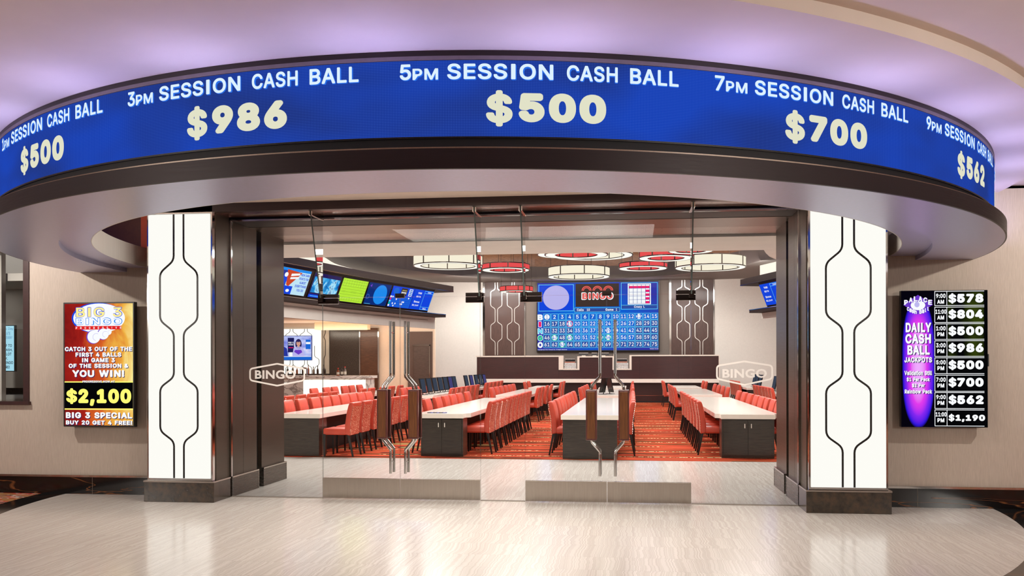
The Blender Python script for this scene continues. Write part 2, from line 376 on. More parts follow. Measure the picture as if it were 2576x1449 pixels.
# ------------------------------------------------------------------ mesh builder
class MB:
    def __init__(s): s.v = []; s.f = []; s.mi = []; s.uv = None; s.mats = []
    def m(s, mat):
        if mat is None: return 0
        if mat not in s.mats: s.mats.append(mat)
        return s.mats.index(mat)
    def add(s, vs, fs, mat=None):
        o = len(s.v); s.v += [tuple(p) for p in vs]; k = s.m(mat)
        for f in fs: s.f.append([i+o for i in f]); s.mi.append(k)
        return o
    def box(s, x0, x1, y0, y1, z0, z1, mat=None):
        v = [(x, y, z) for x in (x0, x1) for y in (y0, y1) for z in (z0, z1)]
        s.add(v, [(0, 1, 3, 2), (4, 6, 7, 5), (0, 4, 5, 1), (2, 3, 7, 6), (0, 2, 6, 4), (1, 5, 7, 3)], mat); return s
    def quad(s, a, b, c, d, mat=None): s.add([a, b, c, d], [(0, 1, 2, 3)], mat); return s
    def prism(s, poly, h0, h1, axis='z', mat=None):
        """polygon extruded along an axis; poly pairs are the other two coordinates in order"""
        def P(p, h): return {'z': (p[0], p[1], h), 'y': (p[0], h, p[1]), 'x': (h, p[0], p[1])}[axis]
        n = len(poly); v = [P(p, h0) for p in poly]+[P(p, h1) for p in poly]
        s.add(v, [tuple(range(n))[::-1], tuple(range(n, 2*n))]+[(i, (i+1) % n, n+(i+1) % n, n+i) for i in range(n)], mat); return s
    def tube(s, pts, r, n=10, mat=None, caps=True, r2=None):
        pts = [Vector(p) for p in pts]; rings = []; up = None
        for i, p in enumerate(pts):
            a = pts[max(i-1, 0)]; b = pts[min(i+1, len(pts)-1)]; d = (b-a).normalized()
            if up is None:
                up = Vector((0, 0, 1)) if abs(d.z) < .9 else Vector((0, 1, 0))
            e1 = d.cross(up)
            if e1.length < 1e-4: e1 = d.cross(Vector((1, 0, 0)))
            e1.normalize(); e2 = e1.cross(d).normalized()
            k = 1.0
            if 0 < i < len(pts)-1:
                d0 = (p-a).normalized(); c = max(.5, math.cos(d0.angle((b-p).normalized())/2)); k = 1/c
            rr = r if r2 is None else r+(r2-r)*i/(len(pts)-1)
            rings.append([p+(e1*math.cos(t)+e2*math.sin(t)*(1))*rr*(1) for t in [2*PI*j/n for j in range(n)]])
        v = [q for ring in rings for q in ring]; f = []
        for i in range(len(pts)-1):
            for j in range(n):
                f.append((i*n+j, i*n+(j+1) % n, (i+1)*n+(j+1) % n, (i+1)*n+j))
        if caps: f.append(tuple(range(n))[::-1]); f.append(tuple(range((len(pts)-1)*n, len(pts)*n)))
        s.add(v, f, mat); return s
    def lathe(s, prof, c=(0, 0, 0), n=24, mat=None, closed=False):
        v = []; f = []; m = len(prof)
        for i in range(n):
            t = 2*PI*i/n
            for r, z in prof: v.append((c[0]+r*math.cos(t), c[1]+r*math.sin(t), c[2]+z))
        for i in range(n):
            k = (i+1) % n
            for j in range(m if closed else m-1):
                l = (j+1) % m; f.append((i*m+j, k*m+j, k*m+l, i*m+l))
        s.add(v, f, mat); return s
    def arc(s, prof, c, t0, t1, n, mats, closed=True, uvscale=None):
        """profile (r, z) swept about c from angle t0 to t1 (0 = towards the viewer); mats one per profile edge"""
        m = len(prof); o = len(s.v)
        for i in range(n+1):
            t = R_(t0+(t1-t0)*i/n)
            for r, z in prof: s.v.append((c[0]+r*math.sin(t), c[1]-r*math.cos(t), z))
        for i in range(n):
            for j in range(m if closed else m-1):
                l = (j+1) % m; s.f.append([o+i*m+j, o+(i+1)*m+j, o+(i+1)*m+l, o+i*m+l])
                s.mi.append(s.m(mats[j % len(mats)]))
        if closed:
            s.f.append([o+j for j in range(m)]); s.mi.append(s.m(mats[0]))
            s.f.append([o+n*m+j for j in range(m)][::-1]); s.mi.append(s.m(mats[0]))
        return s
    def sweep(s, path, norms, prof, mat=None, caps=True):
        """profile (offset along the outward normal, z) swept along a plan path"""
        m = len(prof); o = len(s.v); k = s.m(mat)
        for (x, y), (nx, ny) in zip(path, norms):
            for d, z in prof: s.v.append((x+nx*d, y+ny*d, z))
        for i in range(len(path)-1):
            for j in range(m):
                l = (j+1) % m; s.f.append([o+i*m+j, o+(i+1)*m+j, o+(i+1)*m+l, o+i*m+l]); s.mi.append(k)
        if caps:
            s.f.append([o+j for j in range(m)]); s.mi.append(k)
            s.f.append([o+(len(path)-1)*m+j for j in range(m)][::-1]); s.mi.append(k)
        return s
    def build(s, name, mat=None, parent=None, smooth=False, bevel=0, seg=2, base=None):
        me = bpy.data.meshes.new(name)
        off = Vector(base) if base is not None else (parent['_w'] if parent is not None and '_w' in parent else (0, 0, 0))
        off = Vector(off)
        me.from_pydata([tuple(Vector(p)-off) for p in s.v], [], s.f)
        if s.mats:
            for q in s.mats: me.materials.append(q)
            me.polygons.foreach_set('material_index', s.mi)
        elif mat: me.materials.append(mat)
        bm = bmesh.new(); bm.from_mesh(me)
        bmesh.ops.recalc_face_normals(bm, faces=bm.faces)
        if bevel:
            ed = [e for e in bm.edges if len(e.link_faces) == 2 and e.calc_face_angle(0) > .5]
            bmesh.ops.bevel(bm, geom=ed, offset=bevel, segments=seg, profile=.5, affect='EDGES', clamp_overlap=True)
        if smooth:
            for f in bm.faces: f.smooth = True
            for e in bm.edges:
                if len(e.link_faces) == 2 and e.calc_face_angle(0) > .6: e.smooth = False
        bm.to_mesh(me); bm.free()
        if s.uv: s.uv(me, off)
        o = bpy.data.objects.new(name, me); COL.objects.link(o)
        if parent is not None: o.parent = parent
        elif base is not None: o.location = base
        return o

def bx(*a): return MB().box(*a)
def tag(o, label, cat, group=None, kind=None):
    o['label'] = label; o['category'] = cat
    if group: o['group'] = group
    if kind: o['kind'] = kind
    return o
def thing(name, loc, label, cat, group=None, kind=None, rz=0):
    o = bpy.data.objects.new(name, None); COL.objects.link(o)
    o.empty_display_size = .1; o.location = loc; o.rotation_euler = (0, 0, rz)
    o['_w'] = tuple(loc)
    return tag(o, label, cat, group, kind)
def struct(name, mb, mat=None, parent=None, **kw):
    o = mb.build(name, mat, parent, **kw)
    if parent is None: o['kind'] = 'structure'
    return o
def part_label(o, l): o['label'] = l; return o
def copy_tree(o, parent=None):
    c = o.copy(); COL.objects.link(c)
    if parent is not None: c.parent = parent
    for ch in o.children: copy_tree(ch, c)
    return c

# ------------------------------------------------------------------ lettering
_txt = {}
try:                                   # the sans that ships inside Blender; its built-in face otherwise
    FONT = bpy.data.fonts.load(bpy.utils.system_resource('DATAFILES', path='fonts')+'/Inter.woff2')
except Exception:
    FONT = None
_chr = {}
def outlines(body):
    """closed contours of a piece of text"""
    cu = bpy.data.curves.new('t', 'FONT'); cu.body = body; cu.resolution_u = 3; cu.fill_mode = 'NONE'
    if FONT: cu.font = FONT
    ob = bpy.data.objects.new('t', cu); COL.objects.link(ob)
    dg = bpy.context.evaluated_depsgraph_get(); dg.update()
    me = bpy.data.meshes.new_from_object(ob.evaluated_get(dg))
    nxt = {}
    for e in me.edges: nxt.setdefault(e.vertices[0], []).append(e.vertices[1]); nxt.setdefault(e.vertices[1], []).append(e.vertices[0])
    co = [(v.co.x, v.co.y) for v in me.vertices]; seen = set(); loops = []
    for i in range(len(co)):
        if i in seen or i not in nxt: continue
        lp = [i]; seen.add(i); cur = i
        while True:
            n = [q for q in nxt[cur] if q not in seen]
            if not n: break
            cur = min(n); lp.append(cur); seen.add(cur)
        if len(lp) > 2: loops.append([co[q] for q in lp])
    bpy.data.objects.remove(ob); bpy.data.curves.remove(cu); bpy.data.meshes.remove(me)
    return loops
def area(lp): return .5*sum(lp[i][0]*lp[(i+1) % len(lp)][1]-lp[(i+1) % len(lp)][0]*lp[i][1] for i in range(len(lp)))
def inside(p, lp):
    c = False; x, y = p
    for i in range(len(lp)):
        (x0, y0), (x1, y1) = lp[i-1], lp[i]
        if (y0 > y) != (y1 > y) and x < (x1-x0)*(y-y0)/(y1-y0)+x0: c = not c
    return c
from mathutils.geometry import tessellate_polygon
def char(c):
    """one letter: filled outline and its advance"""
    if c in _chr: return _chr[c]
    ext = lambda L: (min(p[0] for l in L for p in l), max(p[0] for l in L for p in l))
    hh = ext(outlines('HH'))
    if c == ' ': _chr[c] = ([], [], .26); return _chr[c]
    a = ext(outlines('H'+c+'H')); adv = (a[1]-a[0])-(hh[1]-hh[0])
    L = outlines(c)
    if c == 'I':
        top = max(p[1] for l in outlines('H') for p in l); L = [[(.09, 0), (.185, 0), (.185, top), (.09, top)]]; adv = .275
    sg = 1 if area(max(L, key=lambda l: abs(area(l)))) > 0 else -1
    outer = [l for l in L if area(l)*sg > 0]; holes = [l for l in L if area(l)*sg <= 0]
    vs, fs = [], []
    for o in outer:
        hs = [h for h in holes if inside(h[0], o)]
        pts = [p for l in [o]+hs for p in l]; k = len(vs); vs += pts
        fs += [tuple(k+i for i in t) for t in tessellate_polygon([[Vector((p[0], p[1], 0)) for p in l] for l in [o]+hs])]
    _chr[c] = (vs, fs, adv); return _chr[c]
def glyphs(s, bold, outline=False):
    """a string thickened by overlaying shifted copies, scaled to a unit box"""
    k = (s, bold, outline)
    if k in _txt: return _txt[k]
    vs, fs = [], []; x = 0.0
    for c in s:
        V, F, adv = char(c); o = len(vs); vs += [(p[0]+x, p[1]) for p in V]; fs += [tuple(i+o for i in f) for f in F]; x += adv+bold*1.3
    if outline:                       # single layer, for the see-through etched letters
        cu = bpy.data.curves.new('t', 'FONT'); cu.body = s; cu.resolution_u = 3; cu.fill_mode = 'FRONT'; cu.offset = bold; cu.space_character = 1.06
        ob = bpy.data.objects.new('t', cu); COL.objects.link(ob); dg = bpy.context.evaluated_depsgraph_get(); dg.update()
        me = bpy.data.meshes.new_from_object(ob.evaluated_get(dg)); vs = [(v.co.x, v.co.y) for v in me.vertices]; fs = [tuple(p.vertices) for p in me.polygons]
        bpy.data.objects.remove(ob); bpy.data.curves.remove(cu); bpy.data.meshes.remove(me)
    elif bold > 0:
        V0, F0 = vs, fs; vs, fs = [], []
        nc = 8 if bold < .03 else 20
        for i in range(nc+6):
            rr_ = bold if i < nc else bold*.5; an = 2*PI*(i+.5)/nc if i < nc else 2*PI*i/6
            dx, dy = rr_*math.cos(an), rr_*math.sin(an)
            o = len(vs); vs += [(p[0]+dx, p[1]+dy) for p in V0]; fs += [tuple(j+o for j in f) for f in F0]
        o = len(vs); vs += V0; fs += [tuple(j+o for j in f) for f in F0]
    x0 = min(p[0] for p in vs); x1 = max(p[0] for p in vs); y0 = min(p[1] for p in vs); y1 = max(p[1] for p in vs)
    _txt[k] = ([((p[0]-x0)/(x1-x0), (p[1]-y0)/max(1e-6, y1-y0)) for p in vs], fs, (x1-x0)/max(1e-6, y1-y0))
    return _txt[k]

class Screen:
    """flat picture surface: u right, v up, layers a hair in front of each other"""
    def __init__(s, o, u, v, n, step=.0012):
        s.o = Vector(o); s.u = Vector(u); s.v = Vector(v); s.n = Vector(n).normalized(); s.st = step; s.mb = MB()
    def P(s, a, b, l): return s.o+s.u*a+s.v*b+s.n*(s.st*l)
    def rect(s, a0, b0, a1, b1, mat, l=0):
        s.mb.quad(s.P(a0, b0, l), s.P(a1, b0, l), s.P(a1, b1, l), s.P(a0, b1, l), mat); return s
    def poly(s, pts, mat, l=1):
        s.mb.add([s.P(a, b, l) for a, b in pts], [tuple(range(len(pts)))], mat); return s
    def disc(s, a, b, ra, rb, mat, l=1, n=28):
        return s.poly([(a+ra*math.cos(2*PI*i/n), b+rb*math.sin(2*PI*i/n)) for i in range(n)], mat, l)
    def ring(s, a, b, ra, rb, k, mat, l=1, t0=0, t1=360, n=24):
        for i in range(n):
            p = [R_(t0+(t1-t0)*j/n) for j in (i, i+1)]
            s.poly([(a+ra*math.cos(p[0]), b+rb*math.sin(p[0])), (a+ra*math.cos(p[1]), b+rb*math.sin(p[1])),
                    (a+ra*k*math.cos(p[1]), b+rb*k*math.sin(p[1])), (a+ra*k*math.cos(p[0]), b+rb*k*math.sin(p[0]))], mat, l)
        return s
    def frame(s, a0, b0, a1, b1, ta, tb, mat, l=1):
        s.rect(a0, b0, a1, b0+tb, mat, l); s.rect(a0, b1-tb, a1, b1, mat, l)
        s.rect(a0, b0+tb, a0+ta, b1-tb, mat, l); s.rect(a1-ta, b0+tb, a1, b1-tb, mat, l); return s
    def text(s, t, a0, b0, a1, b1, mat, l=2, bold=.02, shadow=None, sd=(.006, -.004), grow=0):
        vs, fs, asp = glyphs(t, bold)
        if shadow is not None:
            s.mb.add([s.P(a0+sd[0]+p[0]*(a1-a0), b0+sd[1]+p[1]*(b1-b0), l-.5) for p in vs], fs, shadow)
        s.mb.add([s.P(a0+p[0]*(a1-a0), b0+p[1]*(b1-b0), l) for p in vs], fs, mat); return s
    def build(s, name, parent): return s.mb.build(name, None, parent)

# ================================================================== FRONT STRUCTURE
C = (-1.57, 10.5)                      # centre of the round canopy
YW, YG = 10.29, 10.24                  # shop wall plane, glass plane
XJL, XJR = -4.93, 1.89                 # entry jambs

def disc_poly(r, n=96, a0=0, a1=360): return [(C[0]+r*math.sin(R_(a0+(a1-a0)*i/n)), C[1]-r*math.cos(R_(a0+(a1-a0)*i/n))) for i in range(n+1)]
# floors
mb = MB(); arc = disc_poly(5.60, 96, -90, 90)
mb.prism(arc, -.06, 0.0, 'z', stone); struct('floor_entry', mb, stone)
struct('floor_inside', MB().box(XJL-.12, XJR+.12, 10.50, 14.75, -.06, 0.0), stone)
struct('floor_border', MB().arc([(5.60, -.06), (5.60, 0), (5.93, 0), (5.93, -.06)], C, -100, 100, 96, [marble]))
mb = MB()
for i in range(96):
    a, b = -120+240*i/96, -120+240*(i+1)/96
    p = [(C[0]+r*math.sin(R_(t)), C[1]-r*math.cos(R_(t)), -.001) for r, t in ((5.93, a), (5.93, b), (40, b), (40, a))]
    mb.quad(*p)
struct('floor_casino', mb, casino_carpet)
struct('floor_hall', MB().box(-16, 10, 14.75, 39.5, -.06, .006), carpet)
mb = MB().box(-16, XJL-.12, 11.9, 14.75, -.06, 0).box(XJR+.12, 10, 11.9, 14.75, -.06, 0)
struct('floor_side', mb, stone)
# ceiling in front: lower disc round the canopy, main ceiling beyond it
mb = MB(); CO, RO = (-2.2, 10.35), 6.30       # the lower round ceiling sits off-centre, its edge showing on the right
def edge_pt(t, r): return (CO[0]+r*math.sin(R_(t)), CO[1]-r*math.cos(R_(t)))
for i in range(96):
    a, b = -90+180*i/96, -90+180*(i+1)/96
    inn = lambda t: (C[0]+4.6*math.sin(R_(t)), C[1]-4.6*math.cos(R_(t)))
    mb.quad(*[(*p, 3.56) for p in (inn(a), inn(b), edge_pt(b, RO), edge_pt(a, RO))])
    mb.quad((*edge_pt(a, RO), 3.56), (*edge_pt(b, RO), 3.56), (*edge_pt(b, RO), 3.64), (*edge_pt(a, RO), 3.64))
    mb.quad(*[(*edge_pt(t, r), 3.64) for r, t in ((RO, a), (RO, b), (40, b), (40, a))])
struct('ceiling_front', mb, ceil_m)
mb = MB(); mb.prism(disc_poly(4.75, 64, -90, 90), 3.555, 3.60, 'z')
struct('ceiling_canopy_recess', mb, flat('recess_paint', (232, 212, 198), .8, var=.01))

# casino hall behind the viewer
struct('wall_casino_far', MB().box(-42, 40, -24.2, -24, 0, 3.64), flat('casino_far_wall', (120, 98, 82), .8, var=.1, scale=(.4, .4, 1)))
# wall either side of the entry
mb = MB().box(-7.67, -5.02, YW, 10.60, 0, 3.6).box(-15, -7.67, YW, 10.60, 0, 1.14).box(-15, -9.3, YW, 10.60, 1.14, 3.6).box(-9.3, -7.67, YW, 10.6, 3.2, 3.6)
struct('wall_left', mb, wallc)
struct('wall_right', MB().box(1.98, 14, YW, 10.60, 0, 3.6), wallc)
orange_reflect = flat('orange_reflection_paint', (176, 70, 36), .6, var=.05)  # orange reflection above the ring, painted as a flat strip
brown_reflect = flat('brown_reflection_paint', (84, 46, 30), .6, var=.08)  # brown half of that reflection, put into the wall colour
struct('trim_1', MB().box(-6.14, -5.86, YW-.02, YW, 2.95, 3.555), orange_reflect)
struct('trim_2', MB().box(-7.3, -6.14, YW-.015, YW, 2.95, 3.555), brown_reflect)
# dark marble skirting with a metal bead
for nm, x0, x1 in (('left', -15, -5.83), ('right', 2.81, 14)):
    t = MB().box(x0, x1, YW-.022, YW, 0, .215)
    o = struct('baseboard_'+nm, t, marble)
    bead = MB().box(x0, x1, YW-.03, YW, .215, .24).build('metal_bead', chrome, o, base=(0, 0, 0))
    j = MB()
    for k in range(int((x1-x0)/1.3)): j.box(x0+.4+k*1.3, x0+.404+k*1.3, YW-.024, YW-.021, .002, .213)
    j.build('joint', flat('joint_grey', (120, 104, 90), .5, var=0), o, base=(0, 0, 0))

# window in the left wall with a dim gaming floor behind
fr = MB().box(-7.75, -7.67, YW-.012, YW+.16, 1.17, 3.2).box(-9.3, -7.65, YW-.05, YW+.16, 1.13, 1.17).box(-9.3, -7.75, YW, YW+.16, 3.12, 3.2)
o = struct('window_1', fr, flat('window_dark_wood', (52, 20, 18), .35, var=.1))
MB().box(-9.3, -7.75, YW+.06, YW+.068, 1.17, 3.12).build('pane', glass, o, base=(0, 0, 0))
MB().box(-8.75, -8.215, YW+.20, YW+.28, .0, 3.2).build('mullion_post', hall_beige, o, base=(0, 0, 0))
struct('wall_gaming_room', MB().box(-16, -7.0, 13.6, 13.7, 0, 3.6).box(-7.55, -7.45, 10.6, 13.6, 0, 3.6), flat('gaming_room_wall', (196, 180, 164), .8, var=.03))
struct('ceiling_gaming_room', MB().box(-16, -7.45, 10.6, 13.6, 2.75, 2.85), hall_beige)
struct('floor_gaming_room', MB().box(-16, -7.45, 10.6, 13.6, -.06, 0), flat('gaming_room_floor', (60, 40, 32), .9, var=.1))
sm = thing('reflected_slot_machine', (-9.6, 12.2, 0), 'dark slot machine with gold lettered glass seen through the left window', 'slot machine')  # a reflection in the window glass, modelled as a solid cabinet
MB().box(-10.6, -8.6, 12.0, 12.6, 0, 2.62).build('cabinet', flat('cabinet_dark', (34, 24, 22), .4, var=.1), sm, bevel=.02)
MB().box(-10.6, -8.6, 11.96, 12.02, 2.52, 2.72).build('header', flat('header_maroon', (50, 18, 18), .4, var=.1), sm)
sc = Screen((-8.65, 11.95, 1.78), (-1.75, 0, 0), (0, 0, .46), (0, -1, 0))
gold = em('gold_glow', (150, 128, 60), .55)
sc.rect(0, .2, 1, .75, em('gold_dark', (78, 66, 30), .5)).rect(0, .75, 1, .79, gold, 1).rect(0, .16, 1, .2, gold, 1)
sc.text('Fe', .225, .32, .335, .66, em('gold_letter', (200, 190, 140), .7), 2, .02)
sc.build('mirrored_sign', sm)
sc = Screen((-9.34, 11.95, 1.50), (.28, 0, 0), (0, 0, .20), (0, -1, 0))
sc.rect(0, 0, 1, 1, em('reel_teal', (30, 96, 110), .6)).disc(.45, .45, .28, .34, em('reel_orange', (190, 80, 40), .7), 1).disc(.45, .5, .12, .16, em('reel_teal', (30, 96, 110), .6), 2)
sc.build('reel_screen', sm)
MB().box(-10.5, -8.65, 11.80, 12.0, 1.20, 1.30).build('button_deck', bar_marble, sm)
MB().box(-10.5, -8.65, 11.93, 11.95, 1.46, 1.475).build('light_strip', em('violet_strip', (120, 90, 255), 1.0), sm)
ps = thing('promotional_screen', (-8.43, 10.75, 1.5), 'bright cyan promotional screen with black capitals behind the left window', 'screen')
MB().box(-8.67, -8.195, 10.71, 10.75, 1.55, 2.17).build('bezel', black, ps)
sc = Screen((-8.66, 10.708, 1.56), (.455, 0, 0), (0, 0, .60), (0, -1, 0))
cy = em('promo_cyan', (170, 226, 244), .95); dk = em('promo_ink', (20, 40, 60), 1); bluei = em('promo_blue', (60, 110, 170), 1)
sc.rect(0, 0, 1, 1, cy)
for t, y, a0, a1, m_, b in (("r's Day", .90, .46, .98, bluei, .0), ('OLATE', .80, .46, .82, bluei, .0), ('GIVEAWAY', .71, .46, .93, bluei, .0),
                            ('UP TO', .53, .46, .9, dk, .02), ('CASH,', .43, .48, .93, dk, .02), ('SLOT', .34, .5, .88, dk, .02),
                            ('AY,', .24, .46, .68, dk, .02), ('BINGO', .15, .46, .96, dk, .02), ('ORE!', .05, .46, .78, dk, .02)):
    sc.text(t, .67+(a0-.46)*.6, y, .67+(a1-.46)*.6, y+.065, m_, 1, b)
sc.build('display', ps)

# ------------------------------------------------------------------ lit columns
def chain(xc, wide, narrow, zs, z0, z1, r=.035):
    """mirrored pair of polylines: narrow at both ends, bulging between the heights in zs"""
    out = []
    for s in (-1, 1):
        pts = [(xc+s*narrow, z1)]
        for (zn, zw, zw2, zn2) in zs:
            pts += [(xc+s*narrow, zn), (xc+s*wide, zw), (xc+s*wide, zw2), (xc+s*narrow, zn2)]
        pts.append((xc+s*narrow, z0))
        q = [pts[0]]
        for i in range(1, len(pts)-1):
            a, b, c = Vector(pts[i-1]), Vector(pts[i]), Vector(pts[i+1])
            ra = min(r, (a-b).length*.45); rc = min(r, (c-b).length*.45)
            p0 = b+(a-b).normalized()*ra; p1 = b+(c-b).normalized()*rc
            for k in range(5):
                t = k/4; q.append(tuple(p0*(1-t)**2+b*2*t*(1-t)+p1*t*t))
        q.append(pts[-1]); out.append(q)
    return out
def ribbon(mb, pts, y0, y1, wdt, mat=None):
    """flat strip along a polyline in the x-z plane, with depth y0..y1"""
    L = []
    for i, p in enumerate(pts):
        a = Vector(pts[max(0, i-1)]); b = Vector(pts[min(len(pts)-1, i+1)]); d = (b-a).normalized(); nrm = Vector((-d.y, d.x))*wdt/2
        p = Vector(p); L.append((p+nrm, p-nrm))
    o = len(mb.v); k = mb.m(mat)
    for l, r in L: mb.v += [(l.x, y0, l.y), (r.x, y0, r.y), (l.x, y1, l.y), (r.x, y1, r.y)]
    for i in range(len(L)-1):
        b = o+4*i
        for f in ((0, 1, 5, 4), (2, 6, 7, 3), (0, 4, 6, 2), (1, 3, 7, 5)): mb.f.append([b+j for j in f]); mb.mi.append(k)
    for b in (o, o+4*(len(L)-1)): mb.f.append([b, b+1, b+3, b+2]); mb.mi.append(k)
ZS = [(2.88, 2.735, 2.165, 2.03), (1.49, 1.365, .845, .72)]
def column(x0, x1, jamb_side, label):
    xc = (x0+x1)/2
    t = thing('lit_column', (xc, 10.0, 0), label, 'column', 'lit columns beside the entry', 'thing')
    MB().box(x0, x1, 9.77, 10.20, 0, .235).build('base', plinth, t, bevel=.004)
    MB().box(x0-.004, x1+.004, 9.764, 10.20, .235, .252).build('base_trim', satin, t)
    a, b = x0+.03, x1-.03
    m_ = MB()
    m_.box(a, a+.03, 9.80, 9.868, .252, 3.56); m_.box(b-.03, b, 9.80, 9.868, .252, 3.56)
    m_.box(a+.03, b-.03, 9.80, 9.868, 3.44, 3.56); m_.box(a+.03, b-.03, 9.80, 9.868, .252, .285); m_.box(a, b, 9.868, YW, .252, 3.56)
    m_.build('chrome_frame', chrome, t)
    MB().box(a+.025, b-.025, 9.782, 9.80, .282, 3.43).build('light_panel', panel_white, t)
    ink = flat('tracery_black', (34, 32, 30), .3, .3, var=0)
    m_ = MB()
    for q in chain(xc, .236, .062, ZS, .285, 3.43, .06): ribbon(m_, q, 9.776, 9.7835, .021)
    m_.build('tracery', ink, t)
    return t
column(-5.81, XJL, 1, 'left white lit column with black hexagonal line pattern on a brown plinth')
column(XJR, 2.79, -1, 'right white lit column with black hexagonal line pattern on a brown plinth')

# ------------------------------------------------------------------ jambs, header, soffit
k = 0
for nm, X, s in (('left', XJL, -1), ('right', XJR, 1)):
    def sb(y0, y1, z0, z1, d0, d1): # slab on the jamb, d outwards from the opening
        a, b = X+s*d0, X+s*d1
        return MB().box(min(a, b), max(a, b), y0, y1, z0, z1)
    k += 1
    struct('wall_jamb_'+nm, sb(9.875, YG-.02, .252, 3.455, .022, .2).box(*([X+s*.03, X+s*.2] if s > 0 else [X-.2, X-.03]), YG+.02, 10.62, .25, 3.42), dark_metal)
    struct('trim_jamb_front_'+nm, sb(10.625, 11.02, .25, 3.42, .03, .2), dark_metal)
    struct('trim_jamb_rear_'+nm, sb(11.17, 11.93, .25, 3.42, .03, .2), dark_metal)
    struct('trim_reveal_'+nm, sb(YG-.02, 11.93, 0, 3.42, .08, .22), blackm)
    struct('trim_channel_'+nm, sb(YG-.012, YG+.012, .25, 3.42, .0, .08), chrome)
    b2 = struct('baseboard_jamb_mid_'+nm, sb(10.245, 11.02, 0, .235, .0, .12), base_metal)
    b3 = struct('baseboard_jamb_rear_'+nm, sb(11.17, 11.95, 0, .235, .0, .12), base_metal)
    for o, y0, y1 in ((b2, 10.245, 11.02), (b3, 11.17, 11.95)):
        q = sb(y0, y1, .235, .25, -.004, .12)
        q.build('edge_trim', satin, o, base=(0, 0, 0))
        MB().box(*sorted((X+s*-.003, X+s*.0)), y1-.014, y1, 0, .235).build('end_trim', satin, o, base=(0, 0, 0))
struct('wall_header', MB().box(-5.95, 2.95, 9.80, 9.90, 3.455, 3.575), flat('header_dark_brown', (52, 38, 32), .4, .2, var=.08, scale=(1, 1, 30)))
struct('ceiling_entry', MB().box(-5.1, 2.05, 9.90, 10.20, 3.455, 3.5), brushed('entry_soffit_brown', (96, 56, 44), .22, .5, (2, 40, 40), .2))
struct('trim_slot', MB().box(-5.1, 2.05, 10.28, 10.80, 3.425, 3.5), blackm)
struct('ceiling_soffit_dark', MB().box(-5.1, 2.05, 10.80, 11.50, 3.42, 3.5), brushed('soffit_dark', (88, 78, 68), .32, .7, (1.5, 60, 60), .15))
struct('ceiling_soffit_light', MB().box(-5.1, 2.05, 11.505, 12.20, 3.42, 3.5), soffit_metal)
struct('trim_glass_head', MB().box(XJL, XJR, YG-.016, YG+.016, 3.408, 3.428), chrome)

# ------------------------------------------------------------------ glass front
def pane(x0, x1, z0, z1, y=YG, t=.012):
    m_ = MB()
    a, b, c, d = x0+.002, x1-.002, y-t/2, y+t/2
    v = [(x, yy, z) for x in (a, b) for yy in (c, d) for z in (z0, z1)]
    m_.add(v, [(0, 4, 5, 1), (2, 3, 7, 6)], glass); m_.add(v, [(0, 1, 3, 2), (4, 6, 7, 5), (0, 2, 6, 4), (1, 5, 7, 3)], glass_edge)
    return m_
DX = [-3.764, -2.793, -1.807, -1.27, -.298, .681]
ZD = 2.448
def etched_sign(x0, x1, z0, zs0, zs1, z1, tx0, tx1, tz0, tz1, parent):
    m_ = MB(); xc = (x0+x1)/2; r = .035; wd = .020
    pts = [(xc, z1), (x1, zs1), (x1, zs0), (xc, z0), (x0, zs0), (x0, zs1), (xc, z1)]
    q = [pts[0]]
    for i in range(1, len(pts)-1):
        a, b, c = Vector(pts[i-1]), Vector(pts[i]), Vector(pts[i+1])
        rr = .01 if abs(pts[i][0]-xc) < .01 else r
        p0 = b+(a-b).normalized()*rr; p1 = b+(c-b).normalized()*rr
        for kk in range(5):
            t = kk/4; q.append(tuple(p0*(1-t)**2+b*2*t*(1-t)+p1*t*t))
    q.append(pts[-1]); ribbon(m_, q, YG-.0085, YG-.007, wd)
    vs, fs, _ = glyphs('BINGO', .032, True)
    m_.add([(tx0+p[0]*(tx1-tx0), YG-.008, tz0+p[1]*(tz1-tz0)) for p in vs], fs)
    return part_label(m_.build('etched_sign', etched, parent, base=(0, 0, 0)), 'frosted BINGO lettering inside a six-sided outline')
o = struct('window_2', pane(XJL+.01, DX[0], .012, 3.408)); o['label'] = 'fixed glass sidelight with frosted BINGO sign beside the left jamb'
etched_sign(-4.69, -3.995, 1.377, 1.443, 1.585, 1.646, -4.627, -4.107, 1.46, 1.568, o)
o = struct('window_3', pane(DX[2], DX[3], .012, 3.408)); o['label'] = 'narrow fixed glass panel between the two pairs of doors'
o = struct('window_4', pane(DX[5], XJR-.01, .012, 3.408)); o['label'] = 'fixed glass sidelight with frosted BINGO sign beside the right jamb'
etched_sign(.975, 1.60, 1.391, 1.462, 1.612, 1.663, 1.037, 1.541, 1.472, 1.576, o)
for i, (a, b) in enumerate(((DX[0], DX[2]), (DX[3], DX[5]))):
    o = struct('window_%d' % (5+i), pane(a, b, ZD+.006, 3.408)); o['label'] = 'clear glass transom above the %s pair of doors' % ('left', 'right')[i]
    MB().box((DX[1], DX[4])[i]-.055, (DX[1], DX[4])[i]+.055, YG-.022, YG+.022, ZD-.008, ZD+.045).build('patch_lock', patch_m, o, base=(0, 0, 0))
struct('trim_sill', MB().box(XJL, DX[0], YG-.012, YG+.012, 0, .012).box(DX[2], DX[3], YG-.012, YG+.012, 0, .012).box(DX[5], XJR, YG-.012, YG+.012, 0, .012), flat('sill_grey', (150, 142, 134), .4, var=.03))

